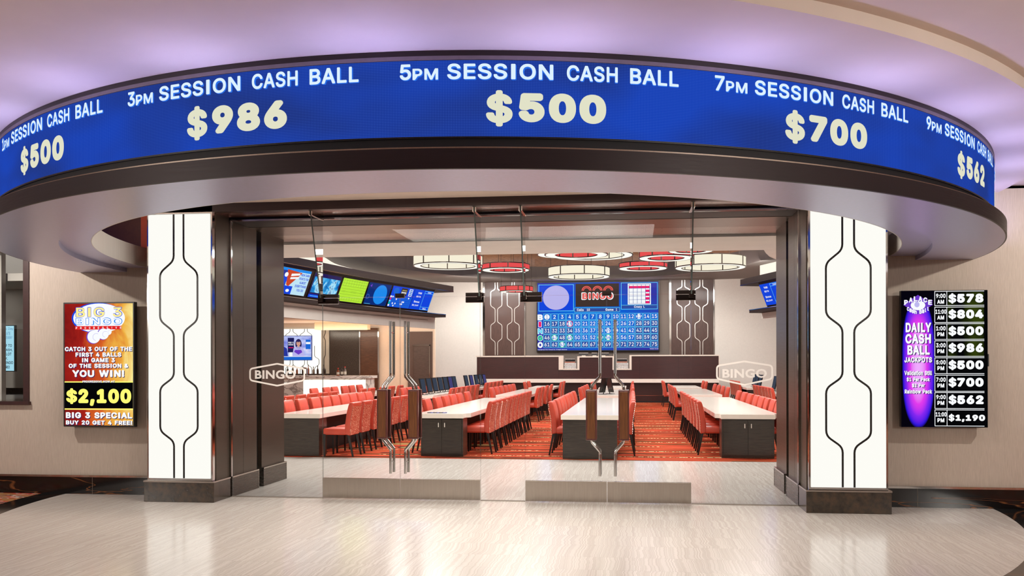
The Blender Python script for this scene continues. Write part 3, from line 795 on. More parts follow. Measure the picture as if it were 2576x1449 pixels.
def pull(xm, s, parent):
    """bent steel pull on both faces of the glass, with a walnut grip; s = side the grip stands towards"""
    for y, sg in ((YG-.075, -1), (YG+.075, 1)):
        m_ = MB()
        pts = [(xm, y, 2.157), (xm, y, 1.53), (xm, y, 1.49), (xm+s*.090, y, 1.385), (xm+s*.101, y, 1.34), (xm+s*.101, y, .755), (xm+s*.090, y, .715), (xm, y, .61), (xm, y, .57), (xm, y, .323)]
        hd = m_.tube(pts, .0165, 12).build('pull_bar', chrome, parent, smooth=True, base=(0, 0, 0))
        st = MB()
        for z in (2.02, .46): st.tube([(xm, y, z), (xm, YG, z)], .008, 8)
        for z in (1.22, .88): st.tube([(xm+s*.101, y, z), (xm+s*.101, YG, z)], .008, 8)
        st.build('stand_off', chrome, hd, base=(0, 0, 0))
        xg = xm+s*.101
        gp = MB().box(xg-.062, xg+.062, y-.026, y+.026, .742, 1.333).build('grip', grip_edge, parent, bevel=.006, base=(0, 0, 0))
        part_label(gp, 'walnut wood grip')
        f = MB().box(xg-.047, xg+.047, y+sg*.024, y+sg*.030, .762, 1.313)
        f.build('grip_inlay', grip_wood, gp, bevel=.002, base=(0, 0, 0))
labels = ['left leaf of the left glass door pair, steel bottom rail and walnut grip', 'right leaf of the left glass door pair, steel bottom rail and walnut grip',
          'left leaf of the right glass door pair, steel bottom rail and walnut grip', 'right leaf of the right glass door pair, steel bottom rail and walnut grip']
for i, (a, b, px, s) in enumerate(((DX[0], DX[1], DX[1]-.099, -1), (DX[1], DX[2], DX[1]+.083, 1), (DX[3], DX[4], DX[4]-.081, -1), (DX[4], DX[5], DX[4]+.097, 1))):
    o = struct('door_%d' % (i+1), pane(a+.003, b-.003, .252, ZD)); o['label'] = labels[i]; o['category'] = 'door'
    MB().box(a+.004, b-.004, YG-.02, YG+.02, .008, .252).build('bottom_rail', satin, o, bevel=.002, base=(0, 0, 0))
    pull(px, s, o)
# glass fins that stiffen the front, each with its top shoe and pivot patch
for X, dirn, lab in ((DX[0], 1, 'tapering glass fin at the hinge side of the leftmost door'), (DX[2], -1, 'tapering glass fin left of the narrow middle panel'),
                     (DX[3], 1, 'tapering glass fin right of the narrow middle panel'), (DX[5], -1, 'tapering glass fin at the hinge side of the rightmost door')):
    t = thing('glass_fin', (X, YG, 2.4), lab, 'glass fin', 'glass fins of the entry')
    m_ = MB(); h = .008
    v = [(X+q, y, z) for q in (-h, h) for y, z in ((YG-.01, 2.40), (YG-.06, 2.40), (YG-.40, 3.45), (YG-.01, 3.45))]
    m_.add(v, [(0, 1, 2, 3), (4, 5, 6, 7)], glass); m_.add(v, [(0, 1, 5, 4), (1, 2, 6, 5), (2, 3, 7, 6), (3, 0, 4, 7)], fin_edge)
    m_.build('fin_glass', None, t)
    m_ = MB().box(X-.022, X-.009, YG-.40, YG-.008, 3.395, 3.454).box(X+.009, X+.022, YG-.40, YG-.008, 3.395, 3.454).build('top_shoe', satin, t)
    xa, xb = (X-.05, X+.205) if dirn > 0 else (X-.175, X+.05)
    m_ = MB().box(xa, xb, YG-.026, YG+.026, 2.375, 2.442).box(xa, xb, YG-.026, YG+.026, 2.447, 2.492).box(X-.028, X+.028, YG-.075, YG-.026, 2.40, 2.475)
    m_.build('pivot_patch', patch_m, t, bevel=.002)

# ------------------------------------------------------------------ round canopy and LED sign
t = thing('round_canopy', (C[0], 7.8, 2.81), 'half-round metal canopy with dark brown band over the entry', 'canopy')
N = 128
MB().arc([(5.414, 2.935), (5.414, 2.812), (5.40, 2.81), (5.30, 2.935)], C, -90, 90, N, [band_dark, band_dark, band_dark, band_dark]).build('dark_band', None, t, smooth=True)
MB().arc([(5.40, 2.81), (4.775, 2.81), (4.775, 2.86), (4.497, 2.86), (4.497, 2.90), (5.40, 2.90)], C, -90, 90, N, [canopy_metal]).build('soffit', None, t, smooth=True)
MB().arc([(4.488, 2.8595), (4.488, 3.10), (4.496, 3.10), (4.496, 2.8595)], C, -90, 90, N, [inner_metal]).build('inner_ring', None, t, smooth=True)
MB().arc([(5.30, 2.90), (5.30, 3.03), (4.6, 3.03), (4.6, 2.90)], C, -90, 90, N, [blackm]).build('shadow_gap', None, t, smooth=True)
MB().arc([(5.40, 2.935), (5.40, 2.947), (5.30, 2.947), (5.30, 2.935)], C, -90, 90, N, [satin]).build('lip', None, t, smooth=True)
MB().arc([(5.315, 3.50), (5.315, 3.525), (5.18, 3.525), (5.18, 3.50)], C, -90, 90, N, [grey_strip]).build('top_strip', None, t, smooth=True)
MB().arc([(5.312, 3.5255), (5.312, 3.559), (5.1, 3.559), (5.1, 3.5255)], C, -90, 90, N, [band_dark]).build('top_shade_band', None, t, smooth=True)  # flush dark strip painted for the shaded gap under the ceiling

led = thing('led_sign', (C[0], 5.2, 3.03), 'curved blue LED sign scrolling session cash ball prizes around the canopy', 'sign')
m_ = MB(); RL = 5.31
for i in range(N):
    a, b = [R_(-90+180*j/N) for j in (i, i+1)]
    m_.quad(*[(C[0]+RL*math.sin(q), C[1]-RL*math.cos(q), z) for q, z in ((a, 3.03), (b, 3.03), (b, 3.50), (a, 3.50))], led_bg)
def led_text(s, a0, a1, z0, z1, mat, bold, r, dz=0, da=0):
    vs, fs, _ = glyphs(s, bold); o = []
    for p in vs:
        th = R_(a0+da+(a1-a0)*p[0]); o.append((C[0]+r*math.sin(th), C[1]-r*math.cos(th), z0+dz+(z1-z0)*p[1]))
    m_.add(o, fs, mat)
msgs = [('11AM', '$804', 11.1-21.6*3), ('1PM', '$500', 11.1-21.6*2), ('3PM', '$986', 11.1-21.6), ('5PM', '$500', 11.1), ('7PM', '$700', 11.1+21.5), ('9PM', '$562', 11.1+21.5*2), ('11PM', '$1,190', 11.1+21.5*3)]
for t0, amt, cth in msgs:
    L = cth-9.4
    def ttl(s, a, b, z1=3.475, bold=.022):
        led_text(s, L+a, L+b, 3.378, z1, T_halo, bold+.018, RL+.004, -.004, .03)
        led_text(s, L+a, L+b, 3.378, z1, T_ice, bold, RL+.009)
    num = t0[:-2]; wn_ = .75 if len(num) == 1 else 1.1
    ttl(num, .0, wn_); ttl('PM' if 'P' in t0 else 'AM', wn_+.10, 2.55, 3.447)
    ttl('SESSION', 3.15, 10.15); ttl('CASH', 11.05, 14.5); ttl('BALL', 15.35, 18.8)
    wd = 8.0 if len(amt) == 4 else 10.5
    a = cth+.30-wd/2
    n_ = len(amt)-1
    led_text(amt[0], a, a+1.75, 3.09, 3.312, T_cream, .036, RL+.009)
    led_text(amt[1:], a+2.15, a+wd, 3.118, 3.298, T_cream, .055, RL+.009)
def led_uv(me, off):
    uvl = me.uv_layers.new(name='UVMap')
    for lp in me.loops:
        p = me.vertices[lp.vertex_index].co+off
        uvl.data[lp.index].uv = (math.atan2(p.x-C[0], C[1]-p.y)*RL, p.z)
m_.uv = led_uv
m_.build('display', None, led)
MB().arc([(5.305, 3.02), (5.312, 3.02), (5.312, 3.032), (5.305, 3.032)], C, -90, 90, N, [black]).arc([(5.305, 3.498), (5.312, 3.498), (5.312, 3.502), (5.305, 3.502)], C, -90, 90, N, [black]).build('bezel', None, led)

# ------------------------------------------------------------------ wall screens
tv = thing('wall_screen', (-6.63, 10.2, .86), 'portrait BIG 3 BINGO screen with fiery background on the left wall', 'screen', 'portrait wall screens')
MB().box(-7.107, -6.158, 10.15, 10.215, .862, 2.422).build('bezel', black, tv, bevel=.004)
MB().box(-6.95, -6.32, 10.215, YW, 1.0, 2.28).build('wall_mount', black, tv)
def U(x): return (x-163)/712
def Vv(y): return 1-(y-90)/1248
sc = Screen((-7.088, 10.1485, .880), (.912, 0, 0), (0, 0, 1.524), (0, -1, 0))
sc.rect(0, 0, 1, 1, scr_fire)
sc.disc(U(512), Vv(238), .385, .125, T_blue, 1, 40).disc(U(525), Vv(240), .378, .121, T_white, 2, 40)
sc.text('BIG 3', U(280), Vv(231), U(768), Vv(124), T_blue, 3, .045).text('BIG 3', U(286), Vv(227), U(762), Vv(129), T_pale_y, 4, .02)
sc.text('BINGO', U(280), Vv(310), U(768), Vv(234), T_sky, 3, .045).text('BINGO', U(287), Vv(305), U(761), Vv(239), T_white, 4, .015)
sc.rect(U(275), Vv(356), U(757), Vv(320), T_red, 3)
for i, ch in enumerate('PROGRESSIVE'):
    x = 283+i*46; sc.text(ch, U(x+(6 if ch == 'I' else 0)), Vv(349), U(x+(10 if ch == 'I' else 15)), Vv(328), T_white, 4, .02)
for x, y, r in ((470, 430, 70), (570, 402, 58), (622, 380, 34)):
    sc.disc(U(x-5), Vv(y+2), r/712*1.02, r/1248*1.02, T_purple, 5).disc(U(x+3), Vv(y), r/712*.96, r/1248*.96, T_white, 6)
    sc.ring(U(x+30*r/70), Vv(y+3), r*.55/712, r*.55/1248, .9, T_lilac, 7, 60, 260)
for tx, x0, x1, y0, y1 in (('CATCH 3 OUT OF THE', 168, 868, 532, 578), ('FIRST 4 BALLS', 280, 757, 590, 636), ('IN GAME 3', 348, 690, 647, 692), ('OF THE SESSION &', 208, 830, 705, 750),
                           ('YOU WIN!', 245, 787, 770, 843), ('BIG 3 SPECIAL', 177, 868, 1203, 1266), ('BUY 20 GET 4 FREE!', 177, 868, 1287, 1331)):
    sc.text(tx, U(x0), Vv(y1), U(x1), Vv(y0), T_white, 5, .045, T_navy, (.009, -.005))
sc.rect(0, Vv(1163), 1, Vv(898), T_black, 1).rect(0, Vv(899), 1, Vv(887), T_yellow, 2).rect(0, Vv(1178), 1, Vv(1165), T_yellow, 2)
sc.text('PROGRESSIVE NOW AT', U(352), Vv(899), U(687), Vv(878), T_white, 3, .03, T_navy)
sc.text('$', U(180), Vv(1120), U(295), Vv(958), T_yellow, 3, .036).text('2,100', U(308), Vv(1138), U(858), Vv(963), T_yellow, 3, .055)
sc.build('display', tv)

tv = thing('wall_screen', (3.46, 10.2, .92), 'portrait black DAILY CASH BALL price screen with purple beam on the right wall', 'screen', 'portrait wall screens')
MB().box(3.0, 3.927, 10.15, 10.215, .920, 2.452).build('bezel', black, tv, bevel=.004)
MB().box(3.2, 3.75, 10.215, YW, 1.1, 2.25).build('wall_mount', black, tv)
MB().box(3.927, 3.945, 10.16, 10.2, 1.60, 1.74).build('side_knob', black, tv, bevel=.006)
def U(x): return (x-105)/857
def Vv(y): return 1-(y-42)/1348
sc = Screen((3.003, 10.1485, .923), (.921, 0, 0), (0, 0, 1.526), (0, -1, 0))
sc.rect(0, 0, 1, 1, scr_beam); sc.rect(U(432), 0, 1, 1, T_black, 1)
sc.rect(U(570), Vv(700), U(925), Vv(60), scr_gtint, 2)
# logo: fanned ball with arched words
sc.disc(U(272), Vv(185), .085, .036, T_white, 2).disc(U(262), Vv(178), .03, .02, T_lilac, 3).poly([(U(125), Vv(180)), (U(272), Vv(82)), (U(420), Vv(180)), (U(272), Vv(275))], T_purple, 1.5)
for word, y0, bow, n0, n1, hh in (('PALACE', 120, 52, 128, 416, 50), ('Cash Ball', 252, -40, 160, 384, 40)):
    n_ = len(word)
    for i, ch in enumerate(word):
        if ch == ' ': continue
        f = (i+.5)/n_; x = n0+(n1-n0)*f; y = y0+bow*(2*f-1)**2*1.0+(0 if bow > 0 else 0)
        hw = 19 if bow > 0 else (6 if ch == 'l' else 12)
        sc.text(ch, U(x-hw), Vv(y+hh/2), U(x+hw), Vv(y-hh/2), T_white, 4, .04, T_purple, (.008, -.003))
for tx, x0, x1, y0, y1 in (('DAILY', 148, 402, 357, 452), ('CASH', 145, 400, 468, 565), ('BALL', 165, 388, 580, 675), ('JACKPOTS', 135, 410, 698, 752),
                           ('Validation Still', 135, 410, 832, 878), ('$1 Per Pack', 157, 388, 896, 942), ('$2 Per', 210, 338, 956, 1000), ('Rainbow Pack', 137, 410, 1018, 1060)):
    sc.text(tx, U(x0), Vv(y1), U(x1), Vv(y0), T_white, 4, .04, T_navy, (.010, -.004))
rows = [('9:00', 'AM', '$578', 50, 190), ('11:00', 'AM', '$804', 206, 357), ('1:00', 'PM', '$500', 371, 524), ('3:00', 'PM', '$986', 538, 692),
        ('5:00', 'PM', '$500', 706, 862), ('7:00', 'PM', '$700', 877, 1036), ('9:00', 'PM', '$562', 1049, 1206), ('11:00', 'PM', '$1,190', 1220, 1378)]
for h_, ap, pr, y0, y1 in rows:
    yt = y0+8
    for yy in (y0, y1): sc.rect(U(437), Vv(yy+3), U(928), Vv(yy-3), T_white, 3)
    for xx in (439, 559): sc.rect(U(xx-3), Vv(y1), U(xx+3), Vv(y0), T_white, 3)
    sc.text(h_, U(452 if len(h_) < 5 else 446), Vv(y0+66), U(546 if len(h_) < 5 else 553), Vv(y0+22), T_white, 4, .035)
    sc.text(ap, U(463), Vv(y0+122), U(532), Vv(y0+82), T_white, 4, .04)
    if len(pr) == 4:
        sc.text('$', U(574), Vv(y0+122), U(652), Vv(y0+20), T_white, 4, .036).text(pr[1:], U(660), Vv(y0+114), U(920), Vv(y0+26), T_white, 4, .06)
    else:
        sc.text('$', U(574), Vv(y0+116), U(632), Vv(y0+38), T_white, 4, .036).text(pr[1:], U(642), Vv(y0+118), U(934), Vv(y0+46), T_white, 4, .06)
sc.build('display', tv)

# ================================================================== BINGO HALL
XC = -1.53
# shell and ceilings
shell = flat('hall_shell_brown', (70, 58, 52), .8, var=.05)
struct('wall_hall_far', MB().box(-16, 10, 39.4, 39.6, 0, 8), shell)
struct('wall_hall_left', MB().box(-16.1, -15.9, 11.9, 39.6, 0, 8), hall_wall_m)
struct('wall_hall_right', MB().box(9.9, 10.1, 11.9, 39.6, 0, 8), hall_wall_m)
struct('wall_hall_front', MB().box(-16, XJL-.12, 11.8, 11.95, 0, 8).box(XJR+.12, 10, 11.8, 11.95, 0, 8).box(-16, 10, 11.8, 11.95, 3.45, 8), hall_beige)
struct('ceiling_hall_roof', MB().box(-16, 10, 11.8, 39.6, 7.9, 8.0), shell)
# low ceiling over the entry with the curved return on the right
mb = MB(); pol = [(-16, 12.2), (10, 12.2), (10, 16.2), (3.2, 15.8), (2.72, 15.45), (2.40, 14.97), (2.24, 14.57), (2.11, 14.1), (2.02, 13.7), (-16, 13.7)]
mb.prism(pol, 3.39, 5.3, 'z'); struct('ceiling_entry_hall', mb, hall_beige)
# flat grey ceiling with an oval coffer
CE = (-2.27, 29.0); RX, RY = 7.15, 8.62
mb = MB(); n_ = 96
def ell(k, a, b): return (CE[0]+a*math.cos(2*PI*k/n_), CE[1]+b*math.sin(2*PI*k/n_))
def toward(k):
    x, y = math.cos(2*PI*k/n_), math.sin(2*PI*k/n_)
    t = min(((10-CE[0]) if x > 0 else (CE[0]+16))/max(abs(x), 1e-6), ((39.5-CE[1]) if y > 0 else (CE[1]-13.7))/max(abs(y), 1e-6))
    return (CE[0]+x*t, CE[1]+y*t)
for k in range(n_):
    a, b, c, d = ell(k, RX, RY), ell(k+1, RX, RY), toward(k+1), toward(k)
    mb.quad((a[0], a[1], 5.3), (b[0], b[1], 5.3), (c[0], c[1], 5.3), (d[0], d[1], 5.3))
struct('ceiling_hall', mb, hall_ceil)
mb = MB(); m2 = MB()
for k in range(n_):
    a, b = ell(k, RX, RY), ell(k+1, RX, RY)
    mb.quad((*a, 5.3), (*b, 5.3), (*b, 5.85), (*a, 5.85))
    a2, b2 = ell(k, RX+.5, RY+.5), ell(k+1, RX+.5, RY+.5)
    mb.quad((*a, 5.85), (*b, 5.85), (*b2, 5.85), (*a2, 5.85))
    m2.quad((*a2, 5.85), (*b2, 5.85), (*b2, 7.2), (*a2, 7.2))
struct('trim_coffer_fascia', mb, coffer_dark, smooth=True)
struct('wall_coffer', m2, coffer_wood, smooth=True)
mb = MB(); mb.prism([ell(k, RX+.6, RY+.6) for k in range(n_)], 7.2, 7.25, 'z'); struct('ceiling_coffer', mb, coffer_top)
light('coffer_cove', 'AREA', (CE[0], 36.2, 6.0), 45, (1, .74, .5), (CE[0], 37.8, 6.9), 8, .3)
light('coffer_cove', 'AREA', (-8.4, 31.0, 6.0), 40, (1, .66, .42), (-9.8, 32.0, 6.8), 5, .3)
light('coffer_cove', 'AREA', (3.9, 31.0, 6.0), 40, (1, .66, .42), (5.4, 32.0, 6.8), 5, .3)

# rear wall, side returns
struct('wall_rear', MB().box(-6.75, 3.75, 38.5, 38.7, 0, 5.3), taupe)
mb = MB(); mb.prism([(-6.6, 38.45), (-9.9, 37.8), (-9.9, 38.1), (-6.65, 38.75)], 0, 5.3, 'z'); struct('wall_rear_return_left', mb, hall_wall_m)
mb = MB(); mb.prism([(3.55, 38.45), (9.9, 37.2), (9.9, 37.5), (3.6, 38.75)], 0, 5.3, 'z'); struct('wall_rear_return_right', mb, hall_wall_m)
struct('wall_bar_rear', MB().box(-16, -8.0, 34.6, 34.8, 0, 3.46), flat('bar_wall_cream', (236, 214, 192), .8, var=.02))

# wood panels with silver wave lines on the rear wall
for i, (x0, x1, pr) in enumerate(((-6.58, -4.80, ((-6.055, .255, .055), (-5.29, .27, .055))), (1.70, 3.51, ((2.224, .275, .06), (2.996, .275, .06))))):
    t = thing('wave_panel', ((x0+x1)/2, 38.46, 2.05), 'dark wood wall panel with silver wave lines %s of the big bingo board' % ('left', 'right')[i], 'wall panel', 'wave panels')
    MB().box(x0, x1, 38.44, 38.5, 2.02, 5.3).build('board', panel_wood, t)
    MB().box(x0-.09, x0, 38.42, 38.5, 2.02, 5.3).build('edge_trim', chrome, t); MB().box(x1, x1+.05, 38.42, 38.5, 2.02, 5.3).build('edge_trim', chrome, t)
    m_ = MB()
    for xc, wd, nr in pr:
        for q in chain(xc, wd, nr, [(4.98, 4.88, 4.24, 4.11), (3.51, 3.38, 2.77, 2.62)], 2.03, 5.29, .07): ribbon(m_, q, 38.415, 38.442, .035)
    m_.build('wave_line', flat('silver_line', (214, 206, 200), .2, .6, var=0), t)

# big bingo board
BX0, BX1, BZ0, BZ1 = -4.19, 1.14, 2.235, 5.23
t = thing('bingo_board', ((BX0+BX1)/2, 38.4, BZ0), 'huge blue bingo call board screen on the rear wall', 'screen')
MB().box(BX0-.05, BX1+.05, 38.36, 38.5, BZ0-.05, BZ1+.05).build('bezel', black, t)
sc = Screen((BX0, 38.355, BZ0), (BX1-BX0, 0, 0), (0, 0, BZ1-BZ0), (0, -1, 0), .004)
def U(x): return (x-228)/2084
def Vv(y): return 1-(y-150)/1168
sc.rect(0, 0, 1, 1, scr_board)
def rr(x0, y0, x1, y1, t_, mat, l): sc.frame(U(x0), Vv(y1), U(x1), Vv(y0), t_/2084, t_/1168, mat, l)
sc.rect(U(250), Vv(635), U(855), Vv(183), T_blue, 1); rr(246, 178, 860, 640, 9, T_cyan, 2); sc.disc(U(552), Vv(407), 228/2084, 210/1168, T_lilac, 3, 48)
sc.rect(U(893), Vv(568), U(1640), Vv(170), T_brown, 1)
for x in (1082, 1270, 1455):
    sc.ring(U(x), Vv(292), 85/2084, 82/1168, .80, T_coral, 2, 0, 180).ring(U(x), Vv(292), 60/2084, 56/1168, .76, T_coral, 2, 0, 180)
sc.text('BINGO', U(992), Vv(452), U(1548), Vv(318), T_white, 2, .07).text('BINGO', U(1008), Vv(437), U(1532), Vv(333), T_coral, 3, .03)
sc.rect(U(870), Vv(660), U(1655), Vv(585), T_cell2, 1); rr(870, 585, 1655, 662, 6, T_cyan, 2)
for tx, x0, x1 in (('Calls', 915, 1032), ('10', 1085, 1138), ('Game', 1408, 1545), ('1', 1588, 1605)): sc.text(tx, U(x0), Vv(642), U(x1), Vv(600), T_white, 3, .025)
rr(1675, 160, 2298, 620, 8, T_cyan, 2); sc.rect(U(1685), Vv(605), U(2285), Vv(550), T_cell2, 2); sc.rect(U(1685), Vv(550), U(2285), Vv(544), T_cyan, 3)
sc.text('Crazy L', U(1897), Vv(604), U(2080), Vv(556), T_white, 3, .025)
sc.rect(U(1790), Vv(537), U(2185), Vv(178), T_white, 2).rect(U(1808), Vv(522), U(2168), Vv(192), T_cell2, 3)
for r in range(5):
    for c in range(5):
        x = 1815+c*70; y = 198+r*65
        sc.rect(U(x), Vv(y+60), U(x+64), Vv(y), T_pink if r == 0 or c == 4 else T_white, 4)
        if r == 0 or c == 4: sc.rect(U(x), Vv(y+22), U(x+64), Vv(y), T_white, 5)
called = {1: T_white, 13: T_white, 19: T_pink, 39: T_white, 40: T_white, 47: T_green, 49: T_green, 53: T_green, 54: T_green, 63: T_green}
for r in range(5):
    yc = 740+r*119.5
    for c in range(15):
        x0 = 332+c*132.2; n = r*15+c+1
        sc.rect(U(x0), Vv(yc+57), U(x0+124), Vv(yc-57), T_cyan, 1)
        sc.rect(U(x0+6), Vv(yc+51), U(x0+118), Vv(yc-51), T_cell2 if (c in (0, 1, 2, 3, 12, 13, 14) and r > 0 or r == 4) else T_cell, 2)
        xc_ = x0+62
        if n in called:
            if called[n] is not T_white: sc.disc(U(xc_), Vv(yc), 56/2084, 54/1168, called[n], 3)
            sc.disc(U(xc_), Vv(yc), 46/2084, 45/1168, T_white, 4)
        s_ = str(n); hw = (22 if len(s_) == 1 else 43)
        if s_ == '1': hw = 11
        sc.text(s_, U(xc_-hw), Vv(yc+32), U(xc_+hw), Vv(yc-34), T_cell if n in called else T_white, 5, .012)
    L_, m_c = (('B', T_white), ('I', T_pink), ('N', T_cyan), ('G', T_green), ('O', T_white))[r]
    xa, xb = (244, 298) if L_ == 'I' else (232, 318)
    sc.text(L_, U(xa-4), Vv(yc+58), U(xb+4), Vv(yc-46), T_white, 3, .06); sc.text(L_, U(xa+4), Vv(yc+50), U(xb-4), Vv(yc-38), m_c, 4, .04)
sc.text('Copyright @ 2016 Fortunet Inc. All Rights Reserved', U(230), Vv(1316), U(740), Vv(1298), T_white, 3, .015)
sc.text('Version 2.0.42', U(2165), Vv(1304), U(2310), Vv(1288), T_white, 3, .015)
sc.build('display', t)

# caller's station along the rear
t = thing('caller_station', (XC, 36.8, 0), 'long mahogany caller station with pale stepped trim below the bingo board', 'counter')
outline = [(-6.62, .92), (-6.62, 1.93), (-3.10, 1.93), (-3.10, 1.38), (-2.22, 1.38), (-2.22, 1.90), (-.83, 1.90), (-.83, 1.38), (-.03, 1.38), (-.03, 1.95), (3.56, 1.95), (3.56, .92)]
mb = MB(); mb.prism([(x, z) for x, z in outline], 36.62, 36.72, 'y'); mb.build('front_panel', station_wood, t)
mb = MB()
def bar(x0, x1, z0, z1): mb.box(x0, x1, 36.585, 36.95, z0, z1)
bar(-6.66, -2.90, 1.93, 1.985); bar(-3.10, -2.90, 1.38, 1.93); 
bar(-2.90, -2.22, 1.375, 1.425); bar(-2.31, -2.22, 1.425, 1.955); bar(-2.22, -.83, 1.90, 1.955); bar(-.83, -.74, 1.375, 1.955); bar(-.74, -.03, 1.375, 1.425); bar(-.12, -.03, 1.425, 2.0); bar(-.03, 3.60, 1.95, 2.0); bar(3.56, 3.60, .92, 1.95)
mb.build('pale_trim', whitew, t)
MB().box(-6.62, 3.56, 36.45, 36.75, .84, 1.0).build('counter_ledge', quartz, t)
MB().box(-6.62, 3.56, 36.64, 36.75, .06, .84).build('lower_panel', wood('station_dark_wood', (36, 16, 16), (52, 24, 22), .35, (1.6, 1.6, 22), .3), t)
MB().box(-6.62, 3.56, 36.63, 36.64, .29, .315).build('kick_strip', satin, t)
MB().box(-6.62, 3.56, 36.62, 36.75, .006, .06).build('plinth', blackm, t)
for x in (-3.1, -.9, .3, 1.9): MB().box(x-.004, x+.004, 36.612, 36.622, 1.0, 1.93 if x < -2 or x > .0 else 1.88).build('panel_joint', blackm, t)
for i, (x, zc) in enumerate(((-2.62, 1.425), (-.43, 1.425))):
    s_ = thing('prize_machine', (x, 36.78, zc), 'stack of clear trays and dark boxes in the %s notch of the caller station' % ('left', 'right')[i], 'tray stack', 'tray stacks in the station notches')
    cl = flat('clear_acrylic', (214, 208, 206), .15, .3, var=.2, scale=(9, 9, 9))
    for k in range(4): MB().box(x-.26+(k % 2)*.02, x+.26, 36.66, 36.9, zc+.005+k*.062, zc+.05+k*.062).build('tray', cl, s_, bevel=.008)
    MB().box(x-.23, x+.21, 36.68, 36.9, zc+.262, zc+.30).build('cards', flat('card_mix', (190, 120, 100), .6, var=.3, scale=(30, 4, 30)), s_)
    MB().box(x-.2, x+.2, 36.68, 36.9, zc+.305, zc+.40).build('box_top', black, s_, bevel=.01)
    MB().box(x-.21, x+.2, 36.67, 36.9, zc+.40, zc+.42).build('lid', cl, s_)
for i, (x, w_) in enumerate(((-2.06, .40), (-1.60, .24), (-1.22, .46))):
    s_ = thing('desk_monitor', (x, 36.95, 1.955), 'low dark monitor %s on top of the middle caller station block' % ('at the left end', 'in the middle', 'at the right end')[i], 'monitor', 'monitors on the station')
    MB().box(x-w_/2, x+w_/2, 36.93, 36.97, 1.99, 2.09).build('screen_back', flat('monitor_grey', (60, 58, 60), .4, var=0), s_, bevel=.006)
    MB().box(x-w_/2, x+w_/2, 36.925, 36.97, 2.09, 2.105).build('top_edge', whitew, s_)
    MB().box(x-.08, x+.08, 36.9, 37.0, 1.955, 1.99).build('stand', whitew, s_)

# ------------------------------------------------------------------ screen bulkheads on both sides
def spline(pts, n):
    out = []; P = [Vector(p) for p in pts]; P = [P[0]*2-P[1]]+P+[P[-1]*2-P[-2]]
    for i in range(1, len(P)-2):
        for k in range(n):
            t = k/n; a, b, c, d = P[i-1:i+3]
            out.append(.5*((2*b)+(c-a)*t+(2*a-5*b+4*c-d)*t*t+(3*b-a-3*c+d)*t**3))
    out.append(P[-2]); return [(p.x, p.y) for p in out]
def normals(path, side):
    r = []
    for i in range(len(path)):
        a = path[max(0, i-1)]; b = path[min(len(path)-1, i+1)]; d = Vector((b[0]-a[0], b[1]-a[1])).normalized()
        r.append((d.y*side, -d.x*side))
    return r
LP = spline([(-10.6, 18.6), (-10.15, 21.0), (-9.71, 23.2), (-9.34, 25.0), (-8.86, 27.3), (-8.17, 29.6), (-7.18, 32.9)], 6)
RP = [(-3.0-x, y-1.2) for x, y in LP]
def bulkhead(path, side, label):
    nr = normals(path, side)
    t = thing('screen_bulkhead', (path[-1][0], path[-1][1], 3.4), label, 'bulkhead', 'curved screen bulkheads')
    MB().sweep(path, nr, [(.22, 4.40), (.36, 4.40), (.36, 4.63), (-.75, 4.63), (-.75, 4.40)], None).build('fascia', unit_wood, t, smooth=True)
    MB().sweep(path, nr, [(.365, 4.405), (.372, 4.405), (.372, 4.425), (.365, 4.425)], None).build('light_line', chrome, t, smooth=True)
    MB().sweep(path[:-2], nr[:-2], [(-.12, 3.56), (.22, 4.40), (-.6, 4.40), (-.6, 3.56)], None).build('screen_face', unit_wood, t, smooth=True)
    MB().sweep(path, nr, [(-.6, 3.44), (.02, 3.44), (.02, 3.56), (-.6, 3.56)], None).build('ledge', unit_wood, t, smooth=True)
    MB().sweep(path, nr, [(.02, 3.535), (.03, 3.535), (.03, 3.558), (.02, 3.558)], None).build('ledge_bead', chrome, t, smooth=True)
    return t
bulkhead(LP, 1, 'long curved dark wood bulkhead of tilted screens above the bar on the left')
bulkhead(RP, -1, 'curved dark wood bulkhead of tilted screens by the right wall')
lp2 = [(x-.45*n[0], y-.45*n[1]) for (x, y), n in zip(LP, normals(LP, 1))]
struct('wall_bar_drop', MB().sweep(lp2, normals(LP, 1), [(0, 3.0), (0, 3.44), (-.12, 3.44), (-.12, 3.0)]), hall_beige, smooth=True)
struct('wall_side_drop', MB().sweep([(x+.45*n[0]*-1, y+.45*n[1]*-1) for (x, y), n in zip(RP, normals(RP, -1))], normals(RP, -1), [(0, 3.25), (0, 3.44), (-.12, 3.44), (-.12, 3.25)]), hall_beige, smooth=True)
mb = MB(); mb.prism([p for p in lp2 if 20 < p[1] < 33.0]+[(-9.0, 33.7), (-16, 33.7), (-16, 20.5)], 3.30, 3.36, 'z'); struct('ceiling_bar', mb, hall_beige)
# cove-lit white walls above the bulkheads, their light put in as emission
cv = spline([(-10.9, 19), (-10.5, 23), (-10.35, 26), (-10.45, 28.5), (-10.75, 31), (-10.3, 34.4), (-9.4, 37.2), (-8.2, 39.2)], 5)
o = MB().sweep(cv, normals(cv, 1), [(0, 4.6), (0, 5.3), (-.05, 5.3), (-.05, 4.6)]).build('lit_cove_wall', lit_cove, smooth=True); tag(o, 'glowing white cove strip above the left screen bulkhead', 'cove light', 'cove lights')
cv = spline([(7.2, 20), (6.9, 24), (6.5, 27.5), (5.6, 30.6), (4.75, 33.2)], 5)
o = MB().sweep(cv, normals(cv, -1), [(0, 4.6), (0, 5.3), (-.05, 5.3), (-.05, 4.6)]).build('lit_cove_wall', lit_cove, smooth=True); tag(o, 'glowing white cove strip above the right screen bulkhead', 'cove light', 'cove lights')

